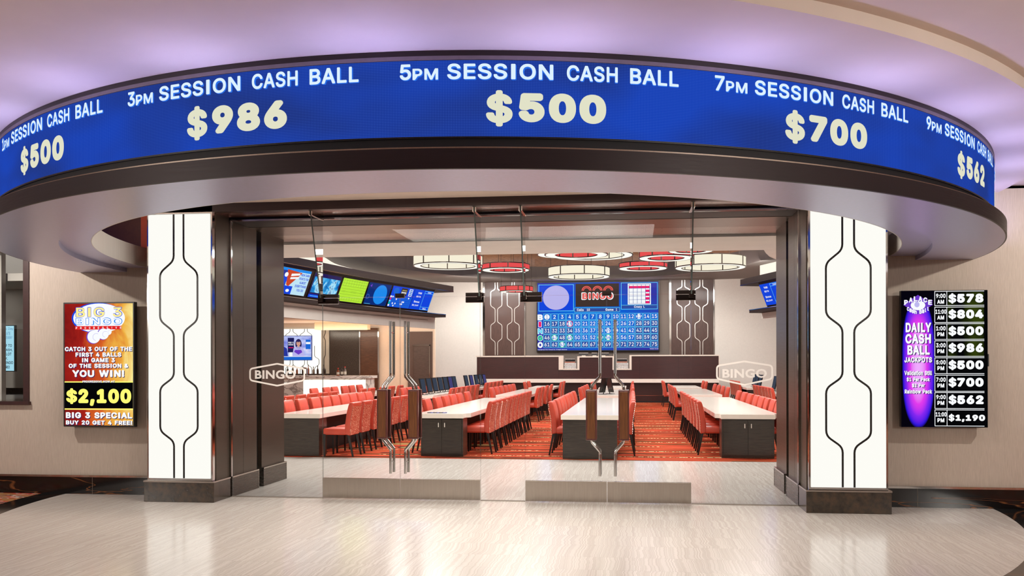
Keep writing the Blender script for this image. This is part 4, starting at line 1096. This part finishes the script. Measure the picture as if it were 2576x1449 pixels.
# tilted screens, each (bottom-left, bottom-right) on the bulkhead face
def hall_screen(bl, br, up, label, draw):
    bl, br, up = Vector(bl), Vector(br), Vector(up); u = br-bl; n = u.cross(up).normalized()
    if n.y > 0: n = -n
    t = thing('hall_screen', tuple((bl+br)/2), label, 'screen', 'screens on the bulkheads')
    m_ = MB(); e = u*.012; f = up*.02
    a = [bl-e-f, br+e-f, br+e+f+up, bl-e+f+up]
    m_.add([p for p in a]+[p-n*.07 for p in a], [(0, 1, 2, 3), (7, 6, 5, 4), (0, 4, 5, 1), (1, 5, 6, 2), (2, 6, 7, 3), (3, 7, 4, 0)]); m_.build('bezel', black, t)
    s_ = Screen(bl+n*.006, u, up, n, .004); draw(s_); s_.build('display', t)
def d_promo(s):
    s.rect(0, 0, 1, 1, em('promo_pale', (196, 232, 250), 1)).rect(0, .9, 1, 1, T_sky, 1)
    s.poly([(.30, .95), (.74, .88), (.45, .3), (.38, .36)], em('promo_red', (206, 70, 36), 1), 2)
    s.rect(0, 0, .58, .32, T_blue, 2).rect(.0, .3, .36, .9, T_suit, 1).disc(.30, .74, .05, .09, T_white, 4).disc(.28, .52, .08, .2, T_blue, 3)
    s.poly([(.44, .80), (.68, .86), (.68, .78), (.44, .70)], T_white, 3).poly([(.44, .66), (.68, .72), (.66, .64), (.44, .58)], T_white, 3)
    s.disc(.46, .14, .05, .06, T_white, 4)
    for tx, x0, x1, y in (('NOW EARN', .72, .97, .76), ('POINTS FOR', .70, .97, .61), ('ALMOST', .74, .93, .46), ('EVERYTHING', .64, .97, .31), ('YOU DO', .72, .92, .15)):
        s.text(tx, x0, y, x1, y+.10, T_blue, 3, .03)
def d_video(s):
    s.rect(0, 0, 1, 1, T_navy).rect(.03, .2, 1, .85, scr_bluevid, 1).rect(0, 0, .9, .12, T_blue, 1).rect(.05, .05, .7, .07, T_cyan, 2)
def d_lime(s):
    s.rect(0, 0, 1, 1, T_lime)
    for i in range(8): s.rect(.02, .07+i*.12, .98, .078+i*.12, T_dgreen, 1)
    for i in range(10):
        for y0, y1 in ((.67, .97), (.05, .2)): s.rect(.05+i*.1, y0, .054+i*.1, y1, T_dgreen, 1)
    for x in (.08, .42, .80): s.rect(x, .47, x+.12+(.1 if x > .3 and x < .5 else 0), .475, T_dgreen, 1).rect(x, .41, x+.12+(.1 if x > .3 and x < .5 else 0), .415, T_dgreen, 1)
def d_ball(s):
    s.rect(0, 0, 1, 1, em('ball_navy', (12, 44, 120), 1)).disc(.6, .5, .29, .45, T_sky, 1, 40).ring(.08, .36, .08, .12, .6, T_cell2, 1)
    s.poly([(.05, .85), (.13, .95), (.13, .80)], T_purple, 1).rect(.03, .03, .28, .045, T_cyan, 1)
def d_board(s):
    s.rect(0, 0, 1, 1, T_blue).disc(.2, .77, .13, .17, T_cell, 1).rect(.4, .6, .68, .95, T_brown, 1).text('BINGO', .43, .68, .65, .78, T_white, 2, .04)
    for x in (.47, .54, .61): s.ring(x, .82, .03, .05, .6, T_pale_y, 2, 0, 180)
    s.rect(.77, .6, .93, .95, T_white, 1)
    for r in range(4): s.rect(.79, .63+r*.08, .91, .68+r*.08, T_cell, 2)
    for r in range(5):
        s.rect(.0, .035+r*.105, .07, .115+r*.105, (T_white, T_green, T_cyan, T_pink, T_white)[r], 1)
        for c in range(15): s.rect(.09+c*.06, .035+r*.105, .142+c*.06, .115+r*.105, T_cell, 1)
    for r, c in ((4, 0), (4, 12), (3, 3), (2, 8), (2, 9), (1, 1), (1, 3), (1, 7), (1, 8), (0, 2)): s.disc(.116+c*.06, .075+r*.105, .026, .045, T_white, 2, 12)
def d_cash(s):
    s.rect(0, 0, 1, 1, T_blue)
    for tx, y, x0, x1 in (('9AM', .78, .20, .38), ('$578', .60, .16, .38), ('Bonus', .34, .12, .40), ('$2,269', .16, .08, .40)): s.text(tx, x0, y, x1, y+.10, T_white, 2, .025)
    s.frame(.53, .02, .99, .97, .012, .018, T_cyan, 1).rect(.53, .84, .99, .855, T_cyan, 1).rect(.53, .15, .99, .165, T_cyan, 1)
    s.text('CASH', .68, .87, .86, .94, T_white, 2, .02).text('BALL', .68, .04, .86, .12, T_white, 2, .02)
UPV = (.30, -.16, .70)
def at(path, y):
    for i in range(len(path)-1):
        (x0, y0), (x1, y1) = path[i], path[i+1]
        if y0 <= y <= y1: return x0+(x1-x0)*(y-y0)/(y1-y0)
    return path[-1][0]
HS = [((22.7, 24.35), 'pale blue promotional screen, partly hidden by the left jamb, first of the bulkhead screens', d_promo),
      ((24.55, 26.0), 'blue video screen between the pale promotional screen and the lime screen', d_video),
      ((26.15, 27.6), 'lime green bingo card screen on the left bulkhead', d_lime),
      ((27.7, 28.95), 'navy screen with a big blue ball on the left bulkhead', d_ball),
      ((29.05, 30.4), 'small copy of the bingo call board on the left bulkhead', d_board),
      ((30.42, 31.7), 'blue cash ball screen at the right end of the left bulkhead', d_cash)]
for (ya, yb), lb, dr in HS:
    pa, pb = (at(LP, ya), ya), (at(LP, yb), yb); d = Vector((pb[0]-pa[0], pb[1]-pa[1])).normalized(); nx, ny = d.y, -d.x
    hall_screen((pa[0]-nx*.06, pa[1]-ny*.06, 3.63), (pb[0]-nx*.06, pb[1]-ny*.06, 3.63), (nx*.28, ny*.28, .70), lb, dr)
ya, yb = 30.5, 29.1
pa, pb = (at(RP, ya), ya), (at(RP, yb), yb); d = Vector((pb[0]-pa[0], pb[1]-pa[1])).normalized(); nx, ny = d.y, -d.x
if nx > 0: nx, ny = -nx, -ny
hall_screen((pa[0]-nx*.06, pa[1]-ny*.06, 3.63), (pb[0]-nx*.06, pb[1]-ny*.06, 3.63), (nx*.28, ny*.28, .70), 'blue cash ball screen on the right bulkhead, cut off by the right jamb', d_cash)

# ------------------------------------------------------------------ bar on the left
t = thing('bar_back_panel', (-13.5, 34.55, 0), 'glowing white back-bar panel with black rounded grid lines', 'lit panel')
MB().box(-15.6, -12.72, 34.5, 34.6, 1.25, 3.1).build('light_panel', bar_white, t)
m_ = MB(); ink = flat('grid_black', (30, 28, 26), .4, var=0)
for i in range(4):
    xc = -15.25+i*.62
    for q in chain(xc, .25, .06, [(2.98, 2.86, 2.78, 2.66)], 2.4, 3.1, .07): ribbon(m_, q, 34.47, 34.5, .013)
    for q in chain(xc+.31, .25, .06, [(1.95, 1.85, 1.62, 1.5)], 1.25, 2.4, .07): ribbon(m_, q, 34.47, 34.5, .013)
m_.build('grid_line', ink, t)
t = thing('bar_side_panel', (-12.3, 34.5, 0), 'grey-white side panel beside the glowing back bar', 'panel')
MB().box(-12.72, -12.40, 34.44, 34.6, 1.25, 3.1).build('panel', flat('grey_white_panel', (196, 194, 184), .5, var=.03), t)
m_ = MB()
for q in chain(-12.44, .16, .10, [(2.9, 2.8, 2.72, 2.64), (2.0, 1.9, 1.5, 1.42)], 1.26, 3.08, .06)[:1]: ribbon(m_, q, 34.42, 34.44, .02)
m_.build('grid_line', ink, t)
MB_ = MB().box(-15.6, -12.4, 34.0, 34.6, 1.05, 1.25)
tag(MB_.build('back_bar_shelf', granite), 'dark stone back-bar shelf under the glowing panel', 'shelf')
t = thing('granite_panel', (-11.8, 34.5, 0), 'tall speckled black granite wall panel behind the bar', 'wall panel')
MB().box(-12.38, -11.12, 34.5, 34.6, 0, 3.12).build('slab', granite, t); MB().box(-11.12, -11.08, 34.46, 34.6, 0, 3.12).build('edge_trim', chrome, t)
t = thing('wood_wall_panel', (-10.7, 34.5, 0), 'tall brown wood wall panel right of the granite', 'wall panel')
MB().box(-11.08, -10.32, 34.5, 34.6, 0, 3.12).build('board', wood('bar_panel_wood', (72, 46, 32), (106, 72, 52), .35, (2, 2, 18), .3), t)
MB().box(-10.34, -10.29, 34.46, 34.6, 0, 3.12).build('edge_trim', chrome, t)
t = thing('valance_light', (-11.4, 33.3, 3.0), 'cream valance box light above the granite panel', 'light')
MB().box(-12.5, -10.35, 33.1, 33.5, 3.01, 3.30).build('valance', flat('valance_cream', (240, 230, 200), .6, var=.02), t)
MB().box(-12.4, -10.45, 33.15, 33.45, 2.995, 3.01).build('diffuser', em('valance_glow', (255, 236, 200), 1.1), t)
# hall door
o = struct('door_5', MB().box(-9.10, -8.08, 34.54, 34.6, 0, 2.96), flat('door_surround_brown', (92, 72, 64), .5, var=.05, scale=(3, 3, 20)))
o['label'] = 'brown service door in the cream wall right of the bar'
MB().box(-8.84, -8.20, 34.50, 34.55, 0, 2.38).build('leaf', wood('door_leaf_wood', (74, 58, 52), (92, 74, 66), .45, (3, 3, 16), .1), o, base=(0, 0, 0))
MB().box(-8.20, -8.165, 34.48, 34.56, 0, 2.44).box(-8.88, -8.165, 34.48, 34.56, 2.38, 2.42).build('door_frame', chrome, o, base=(0, 0, 0))
# news screen over the back bar
t = thing('bar_television', (-13.8, 34.4, 1.8), 'television showing two news presenters in front of the glowing back bar', 'television')
MB().box(-15.5, -13.1, 34.38, 34.45, 1.80, 2.82).build('bezel', flat('tv_blue_rim', (40, 60, 150), .4, var=0), t)
s_ = Screen((-15.48, 34.375, 1.82), (2.36, 0, 0), (0, 0, .98), (0, -1, 0), .004)
s_.rect(0, 0, 1, 1, scr_news).rect(0, 0, 1, .13, T_cell, 2).rect(0, .13, 1, .15, T_white, 2)
s_.rect(.575, .32, .69, .93, em('news_panel', (30, 30, 90), 1), 2).text('FOX 5', .585, .68, .68, .76, T_white, 3, .04).rect(.585, .62, .68, .65, T_white, 3).rect(.59, .50, .68, .53, T_pink, 3).rect(.60, .15, .66, .32, T_white, 1)
for cx_, sk, ha, su in ((.47, 0, 0, T_suit), (.77, 1, 1, T_lilac)):
    if ha: s_.disc(cx_, .66, .058, .22, T_hair, 3)
    s_.disc(cx_, .70, .038, .12, T_skin, 4).rect(cx_-.014, .54, cx_+.014, .62, T_skin, 4)
    for e_ in (-1, 1): s_.disc(cx_+e_*.014, .72, .005, .009, T_hair, 5, 10)
    s_.rect(cx_-.012, .635, cx_+.012, .645, T_red, 5)
    if ha: s_.disc(cx_, .80, .042, .05, T_hair, 5)
    else: s_.disc(cx_, .82, .036, .05, T_hair, 5)
    s_.poly([(cx_-.11, .15), (cx_+.11, .15), (cx_+.09, .48), (cx_+.02, .58), (cx_-.02, .58), (cx_-.09, .48)], su, 3)
    if ha: s_.poly([(cx_-.08, .34), (cx_, .22), (cx_+.07, .32), (cx_+.05, .42), (cx_-.06, .42)], T_purple, 4)
s_.rect(.9, .45, .99, .85, T_cell, 2).rect(.905, .66, .985, .75, T_white, 3)
s_.build('display', t)
# bar counter
t = thing('bar_counter', (-10.5, 29.2, 0), 'bar counter with pale marble top and glowing white front', 'bar counter')
MB().box(-14.5, -8.95, 28.9, 29.8, 1.15, 1.24).build('countertop', bar_marble, t, bevel=.006)
MB().box(-14.5, -11.36, 29.0, 29.6, .0, 1.15).build('marble_end', bar_marble, t)
MB().box(-11.36, -9.12, 29.0, 29.05, .10, 1.10).build('lit_front', bar_white, t)
MB().box(-11.36, -9.0, 29.05, 29.6, .0, 1.15).build('body', bar_marble, t)
MB().box(-9.12, -9.0, 28.98, 29.05, .0, 1.15).build('end_return', bar_marble, t)
MB().box(-13.6, -11.9, 28.86, 28.9, .98, 1.0).build('front_rail', bar_white, t)
def bottle(x, y, z, h, r, body, cap, label):
    t = thing('bottle', (x, y, z), label, 'bottle')
    MB().lathe([(0, 0), (r, 0), (r, h*.55), (r*.85, h*.63), (r*.36, h*.74), (r*.34, h*.90), (0, h*.90)], (x, y, z), 14).build('body', body, t, smooth=True)
    MB().lathe([(0, h*.88), (r*.42, h*.88), (r*.42, h), (0, h)], (x, y, z), 12).build('cap', cap, t, smooth=True)
    MB().lathe([(r*1.02, h*.15), (r*1.02, h*.45)], (x, y, z), 14).build('paper_label', flat('bottle_paper', (220, 208, 190), .6, var=.1), t)
amber = flat('bottle_amber', (140, 70, 40), .1, var=0); clear_b = flat('bottle_clear', (120, 104, 96), .1, var=0); dark_b = flat('bottle_dark', (54, 36, 30), .1, var=0); redcap = flat('cap_red', (206, 50, 36), .4, var=0)
bottle(-10.18, 29.2, 1.24, .27, .055, amber, redcap, 'leftmost of the three liquor bottles standing on the bar, amber with red cap')
bottle(-10.04, 29.2, 1.24, .31, .045, dark_b, black, 'middle liquor bottle of the three on the bar, dark with black cap')
bottle(-9.93, 29.2, 1.24, .32, .05, clear_b, redcap, 'rightmost of the three liquor bottles standing on the bar, red cap')
for i, (x, b_) in enumerate(((-14.30, clear_b), (-14.10, dark_b), (-13.88, clear_b), (-13.70, amber), (-13.45, dark_b), (-13.22, amber), (-13.0, clear_b), (-12.82, dark_b), (-12.56, dark_b))):
    t = thing('bottle', (x, 34.3, 1.25), 'small liquor bottle in the row along the glowing back bar', 'bottle', 'bottles along the back bar')
    h = .26+.04*(i % 3)
    MB().lathe([(0, 0), (.045, 0), (.045, h*.55), (.016, h*.74), (.015, h), (0, h)], (x, 34.3, 1.25), 10).build('body', b_, t, smooth=True)
    MB().lathe([(0, h), (.02, h), (.02, h+.03), (0, h+.03)], (x, 34.3, 1.25), 8).build('cap', black, t)
t = thing('beer_tap', (-11.38, 29.4, 1.24), 'tall curved chrome beer tap on the bar', 'tap')
MB().tube([(-11.38, 29.4, 1.24), (-11.38, 29.4, 1.46), (-11.40, 29.38, 1.50), (-11.46, 29.3, 1.51), (-11.5, 29.2, 1.48)], .03, 10).build('spout', chrome, t, smooth=True)
MB().lathe([(0, 0), (.07, 0), (.07, .02), (0, .02)], (-11.38, 29.4, 1.24), 16).build('foot', chrome, t)

# ------------------------------------------------------------------ hanging ring lamps
def ring_lamp(kind, x, y, z, R, h, k, label):
    shade = lamp_white if kind == 'w' else lamp_red; n = 40; ri = R*k
    t = thing('ring_lamp', (x, y, z), label, 'pendant lamp', 'ring lamps in the coffer')
    c = (x, y, z)
    MB().lathe([(R-.012, .02), (R, .02), (R, h), (R-.012, h)], c, n, None, True).build('shade', shade, t, smooth=True)
    MB().lathe([(ri, .02), (ri+.012, .02), (ri+.012, h), (ri, h)], c, n, None, True).build('inner_shade', shade, t, smooth=True)
    MB().lathe([(ri+.02, .0), (R-.02, .0), (R-.02, .012), (ri+.02, .012)], c, n, None, True).build('diffuser', lamp_rim, t)
    fm = MB(); bronze = flat('lamp_bronze', (58, 48, 40), .3, .6, var=0)
    for r_, z0, z1 in ((R+.004, .0, .024), (R+.004, h-.012, h+.012), (ri-.006, .0, .02)): fm.lathe([(r_-.010, z0), (r_+.008, z0), (r_+.008, z1), (r_-.010, z1)], c, n, None, True)
    for i in range(8):
        a = 2*PI*(i+.3)/8
        for r_ in (R+.004, ri-.004):
            px, py = x+r_*math.cos(a), y+r_*math.sin(a); e = Vector((-math.sin(a), math.cos(a)))*.014; f = Vector((math.cos(a), math.sin(a)))*.008
            fm.prism([(px+e.x+f.x, py+e.y+f.y), (px-e.x+f.x, py-e.y+f.y), (px-e.x-f.x, py-e.y-f.y), (px+e.x-f.x, py+e.y-f.y)], z, z+h, 'z')
    fm.build('frame', bronze, t)
    for i in range(4):
        a = 2*PI*(i+.3)/4
        MB().tube([(x+R*.98*math.cos(a), y+R*.98*math.sin(a), z+h), (x+R*.98*math.cos(a), y+R*.98*math.sin(a), 7.2)], .006, 6).build('cable', bronze, t)
for a in (('w', -4.80, 22.34, 4.20, .897, .26, .80, 'white ring lamp at the far left of the hanging lamps'),
          ('r', -3.44, 23.50, 4.20, .652, .15, .67, 'red ring lamp between the two leftmost white ring lamps'),
          ('r', -4.10, 30.62, 4.20, .590, .18, .64, 'low red ring lamp hanging far back before the left wave panel'),
          ('w', -1.57, 25.62, 4.20, .911, .26, .82, 'white ring lamp hanging lowest in front of the bingo board'),
          ('r', -1.31, 20.44, 4.20, .741, .21, .67, 'large red ring lamp in front of the other overlapping lamps at the centre'),
          ('r', -1.65, 22.34, 4.45, .789, .245, .67, 'red ring lamp almost hidden behind the large red one'),
          ('w', -1.16, 24.74, 4.72, 1.18, .385, .80, 'large white ring lamp behind the large red one'),
          ('r', .82, 21.35, 4.20, .656, .15, .67, 'middle red ring lamp of the three right of centre'),
          ('r', .29, 23.59, 4.20, .649, .13, .67, 'lowest red ring lamp of the three right of centre'),
          ('r', 1.33, 20.06, 4.20, .506, .15, .67, 'highest and smallest red ring lamp right of centre'),
          ('w', 2.08, 23.64, 4.20, .932, .27, .82, 'white ring lamp at the far right of the hanging lamps')): ring_lamp(*a)

# ------------------------------------------------------------------ long playing tables
def table(xa, xb, y0, y1, label, group, doors=True, notch=False):
    xc = (xa+xb)/2
    t = thing('bingo_table', (xc, (y0+y1)/2, .006), label, 'table', group)
    if notch: pol = [(xa+.075, y0), (xb-.075, y0), (xb-.075, y0+.22), (xb, y0+.30), (xb, y1), (xa, y1), (xa, y0+.30), (xa+.075, y0+.22)]
    else: pol = [(xa, y0), (xb, y0), (xb, y1), (xa, y1)]
    mb = MB(); mb.prism(pol, .68, .76, 'z'); mb.build('tabletop', quartz, t, bevel=.004)
    ins = .09 if notch else .03
    dp = .42 if y0 < 16.5 else .18
    for e, (ya, yb) in enumerate(((y0+.03, y0+dp), (y1-dp, y1-.03))):
        cab = MB().box(xa+ins, xb-ins, ya, yb, .006, .68).build('end_cabinet', table_wood, t)
        if doors and e == 0:
            for s in (-1, 1):
                x0, x1 = (xa+ins+.03, xc-.004) if s < 0 else (xc+.004, xb-ins-.03)
                d = MB().box(x0, x1, ya-.016, ya, .06, .655).build('cabinet_door', table_wood, cab, base=t['_w'])
                MB().tube([(xc+s*.055, ya-.034, .60), (xc+s*.055, ya-.034, .525)], .009, 8).box(xc+s*.055-.004, xc+s*.055+.004, ya-.034, ya-.014, .59, .598).box(xc+s*.055-.004, xc+s*.055+.004, ya-.034, ya-.014, .527, .535).build('door_handle', pull_m, cab, base=t['_w'])
    MB().box(xc-.05, xc+.05, y0+dp, y1-dp, .006, .68).build('spine_panel', table_dark, t)
    return t
TB = [('bar-side', -8.62, -7.65, [(15.2, 21.5), (22.6, 28.2)], False, False),
      ('left-hand', -6.26, -5.50, [(14.82, 21.8), (23.6, 28.9), (30.2, 35.2)], False, False),
      ('pull-handled', -3.82, -2.88, [(15.02, 22.2), (24.1, 30.0), (31.8, 34.7)], True, True),
      ('centre', -1.22, -.23, [(14.80, 22.3), (24.1, 29.6), (31.3, 34.7)], False, False),
      ('aisle-side', 1.44, 2.51, [(15.22, 23.0), (24.8, 30.6), (32.0, 35.3)], True, True),
      ('far right', 4.10, 5.10, [(16.0, 22.5), (23.6, 29.3), (32.0, 36.0)], False, False)]
desc = {'bar-side': 'white-topped table farthest left, nearest the bar', 'left-hand': 'white-topped table with plain dark end left of the double doors', 'pull-handled': 'white-topped table with two cabinet pulls behind the left doors',
        'centre': 'white-topped table with plain dark end behind the right doors', 'aisle-side': 'white-topped table with cabinet pulls right of the red aisle', 'far right': 'white-topped table half hidden by the right jamb'}
SEG = ['nearest', 'middle', 'farthest']
for nm, xa, xb, segs, dr, nt in TB:
    for i, (y0, y1) in enumerate(segs):
        table(xa, xb, y0, y1, desc[nm]+', '+SEG[i]+' of its row', 'long bingo tables', dr, nt and i == 0)
# thin white patches and dabber pens on the tables
for i, (x, y, lb) in enumerate(((-6.02, 15.6, 'white paper slip on the near left-hand table'), (-3.2, 16.2, 'nearest white paper slip on the near pull-handled table'), (-3.3, 18.2, 'second white paper slip on the near pull-handled table'), (-3.3, 20.4, 'third white paper slip on the near pull-handled table'),
                               (-.72, 17.6, 'nearest white paper slip on the near centre table'), (-.72, 18.9, 'second white paper slip on the near centre table'), (-.7, 20.9, 'farthest white paper slip on the near centre table'), (2.0, 16.0, 'nearest white paper slip on the near aisle-side table'), (2.0, 17.8, 'second white paper slip on the near aisle-side table'),
                               (2.0, 19.4, 'third white paper slip on the near aisle-side table'), (2.0, 21.4, 'farthest white paper slip on the near aisle-side table'), (2.0, 25.6, 'white paper slip on the middle aisle-side table'))):
    o = MB().box(-.09, .09, -.06, .06, 0, .006).build('white_patch', flat('patch_white', (250, 246, 240), .6, var=0), base=(x, y, .7605)); tag(o, lb, 'paper', 'paper slips on the tables')
for i in range(6):
    x = -3.62+i*.055
    t = thing('dabber_pen', (x, 15.25, .7605), 'small dark dabber pen in the row on the near pull-handled table', 'pen', 'dabber pens')
    o = MB().tube([(-.03+x, 15.22, .768), (x+.03, 15.30, .768)], .008, 8).build('barrel', (black, flat('pen_blue', (40, 50, 130), .3, var=0))[i % 2], t); MB().tube([(x+.03, 15.30, .768), (x+.042, 15.332, .768)], .006, 8).build('cap', flat('pen_cap', (230, 230, 230), .4, var=0), t)

# ------------------------------------------------------------------ tablets on stands
def tablet(x, y, ang, label, lit, group='tablet terminals'):
    t = thing('tablet_terminal', (x, y, .76), label, 'monitor', group, rz=ang)
    W, H = .30, .42
    t['_w'] = (0, 0, 0)
    m_ = MB(); fr = [(-.0, -W/2, .05), (-.0, W/2, .05), (-.09, W/2, .05+H), (-.09, -W/2, .05+H)]
    m_.add(fr+[(p[0]-.03, p[1], p[2]) for p in fr], [(0, 1, 2, 3), (7, 6, 5, 4), (0, 4, 5, 1), (1, 5, 6, 2), (2, 6, 7, 3), (3, 7, 4, 0)]); m_.build('case', black, t)
    def q(u, v): return (.004-.09*v, -W/2+W*u, .05+H*v)
    MB().quad(q(.09, .08), q(.91, .08), q(.91, .94), q(.09, .94)).build('display', lit, t)
    MB().tube([(-.06, 0, .0), (-.07, 0, .14)], .014, 8).build('stand', black, t)
    MB().box(-.14, .06, -.09, .09, 0, .012).build('base', black, t, bevel=.003)
    return t
ordn = ['first', 'second', 'third', 'fourth', 'fifth', 'sixth', 'seventh', 'eighth', 'ninth', 'tenth', 'eleventh', 'twelfth']
ys = [24.1, 24.85, 25.6, 26.35, 27.1, 27.85, 28.5]
for i, y in enumerate(ys): tablet(-5.86, y, -.25, 'black tablet terminal, %s from the front in the long row on the middle left-hand table' % ordn[i], (dimscreen, dimscreen2)[i == 5])
for i, y in enumerate((30.6, 31.6, 32.6, 33.5, 34.4)): tablet(-5.86, y, -.25, 'black tablet terminal, %s from the front on the farthest left-hand table' % ordn[i], (dimscreen, dimscreen2, dimscreen)[i % 3])
tablet(-.88, 25.0, PI-.5, 'black tablet terminal seen from behind on the centre table, left of a pair', dimscreen, 'centre table tablets'); tablet(-.60, 25.3, .5, 'black tablet terminal at an angle on the centre table, right of a pair', dimscreen, 'centre table tablets')
for i, (x, y) in enumerate(((4.5, 33.3), (4.5, 32.6), (4.52, 31.9), (4.5, 28.6), (4.5, 27.7), (4.5, 26.9))): tablet(x, y, PI+.2, 'black tablet terminal, %s of the row by the right wall' % ordn[5-i], dimscreen)

# ------------------------------------------------------------------ coral dining chairs
def chair_proto():
    t = thing('dining_chair', (0, 0, .006), 'coral chair', 'chair', 'coral chairs at the bingo tables')
    t['_w'] = (0, 0, 0)
    W = .235
    def slab(front, rear, w0, mb, mat=None):
        n = len(front); v = []
        for y in (-w0, w0):
            v += [(x, y, z) for x, z in front]+[(x, y, z) for x, z in rear]
        N = 2*n; f = []
        f.append(list(range(n))+[n+i for i in range(n)][::-1]); f.append([N+i for i in f[0]][::-1])
        for i in range(n-1): f.append((i, i+1, N+i+1, N+i)); f.append((n+i+1, n+i, N+n+i, N+n+i+1))
        f.append((0, n, N+n, N)); f.append((n-1, N+n-1, N+2*n-1, 2*n-1)); mb.add(v, f, mat)
    mb = MB()
    slab([(-.165, .40), (-.175, .58), (-.205, .78), (-.235, .90), (-.262, .962)], [(-.268, .37), (-.272, .58), (-.300, .78), (-.325, .90), (-.335, .955)], W, mb)
    mb.build('backrest', coral, t, smooth=True, bevel=.022, seg=3)
    mb = MB(); slab([(-.266, .385), (-.270, .58), (-.298, .78), (-.320, .885)], [(-.274, .385), (-.2785, .58), (-.3065, .78), (-.3285, .885)], W-.012, mb)
    part_label(mb.build('back_panel', woven, t), 'red woven patterned back panel')
    mb = MB().box(-.20, .235, -W, W, .385, .50)
    mb.build('seat', coral, t, smooth=True, bevel=.035, seg=3)
    mb = MB()
    for s in (-1, 1):
        for k in range(17):
            f_ = k/16; z = .40+.50*f_
            x = -.277-.05*max(0, (z-.58)/.32)**1.15 if z > .58 else -.276
            r = .007; c_ = (x, s*(W-.006), z)
            mb.add([(c_[0]-r, c_[1], c_[2]), (c_[0]+.002, c_[1]+r, c_[2]), (c_[0]+.002, c_[1]-r, c_[2]), (c_[0]+.002, c_[1], c_[2]+r), (c_[0]+.002, c_[1], c_[2]-r)], [(0, 1, 3), (0, 3, 2), (0, 2, 4), (0, 4, 1)])
    part_label(mb.build('nailhead_trim', nail, t), 'silver nailhead trim')
    for sx_, x0, x1 in ((1, .20, .205), (-1, -.235, -.315)):
        for s in (-1, 1):
            y = s*(W-.03); a, b = .021, .013
            v = [(x0+i*a, y+j*a, .40) for i, j in ((-1, -1), (1, -1), (1, 1), (-1, 1))]+[(x1+i*b, y+s*.005+j*b, 0) for i, j in ((-1, -1), (1, -1), (1, 1), (-1, 1))]
            MB_ = MB(); MB_.add(v, [(0, 1, 2, 3), (7, 6, 5, 4), (0, 4, 5, 1), (1, 5, 6, 2), (2, 6, 7, 3), (3, 7, 4, 0)]); MB_.build('leg', legm, t)
    return t
proto = chair_proto(); first = [True]
def place(x, y, rz, label):
    if first[0]: o = proto; first[0] = False
    else: o = copy_tree(proto)
    o.location = (x, y, .006); o.rotation_euler = (0, 0, rz); o['label'] = label
def lin(a, b, n): return [a+(b-a)*i/(n-1) for i in range(n)]
# (row, segment, side, x of the back's top edge, distances)
ROWS = [('bar-side', 1, 'left', -8.93, [23.5, 24.5, 25.2, 26.1, 26.8, 27.6]), ('bar-side', 0, 'right', -7.35, [18.0, 18.7, 19.4, 20.1, 20.8]), ('bar-side', 1, 'right', -7.35, [23.2, 24.0, 25.1, 26.1, 27.1]),
        ('left-hand', 0, 'left', -6.50, [15.7, 16.4, 17.1, 17.7, 18.3, 18.9, 19.5, 20.1, 20.7]), ('left-hand', 0, 'right', -4.88, [15.0, 15.65, 16.35, 17.0, 17.65, 18.3, 19.0]),
        ('left-hand', 1, 'left', -6.52, [24.1, 24.8, 25.6, 26.5]), ('left-hand', 1, 'right', -5.02, [24.05, 24.8, 25.5, 26.3, 27.1, 28.0]), ('left-hand', 2, 'right', -5.2, [30.9, 31.8, 32.7, 33.6, 34.5]),
        ('pull-handled', 0, 'left', -4.03, [15.8, 16.6, 17.5, 18.3, 19.0, 19.8, 20.8]), ('pull-handled', 0, 'right', -2.52, lin(15.70, 21.4, 10)),
        ('pull-handled', 1, 'left', -4.04, lin(24.55, 29.1, 6)), ('pull-handled', 1, 'right', -2.62, [24.6, 25.6, 27.0, 28.5]), ('pull-handled', 2, 'left', -4.04, [32.25, 33.5]), ('pull-handled', 2, 'right', -2.6, [32.3, 33.5]),
        ('centre', 0, 'left', -1.47, [15.6, 16.5, 17.15, 17.8, 18.7, 19.4, 20.2, 21.3]), ('centre', 0, 'right', .04, [15.6, 16.5, 17.3, 18.1, 18.9, 19.7, 20.6, 21.5]),
        ('centre', 1, 'left', -1.5, [24.6, 25.8, 27.2, 28.4]), ('centre', 1, 'right', .04, [24.6, 25.8, 27.2, 28.4]), ('centre', 2, 'left', -1.5, [32.0, 33.4]), ('centre', 2, 'right', .04, [32.0, 33.4]),
        ('aisle-side', 0, 'left', 1.17, [15.92, 16.65, 17.5, 18.4, 19.4, 20.4, 21.4]), ('aisle-side', 0, 'right', 2.66, [15.92, 16.55, 17.3, 18.0, 18.8, 19.8, 20.8, 21.9]),
        ('aisle-side', 1, 'left', 1.17, [25.3, 26.5, 27.7, 29.0]), ('aisle-side', 1, 'right', 2.75, [25.3, 26.6, 27.9, 29.2]), ('aisle-side', 2, 'left', 1.15, [33.2, 34.6]), ('aisle-side', 2, 'right', 2.8, [33.2, 34.6]),
        ('far right', 1, 'left', 3.80, [24.7, 25.3, 25.9, 26.5, 27.2, 27.9]), ('far right', 2, 'left', 3.95, [33.4, 34.0, 34.6, 35.2, 35.8])]
for row, sg, side, xt, ylist in ROWS:
    for i, y in enumerate(ylist):
        s = 1 if side == 'left' else -1
        place(xt+s*.315, y, (0 if s > 0 else PI)+random.uniform(-.035, .035), '%s coral chair from the front, %s side of the %s %s table' % (ordn[i], side, SEG[sg], row))
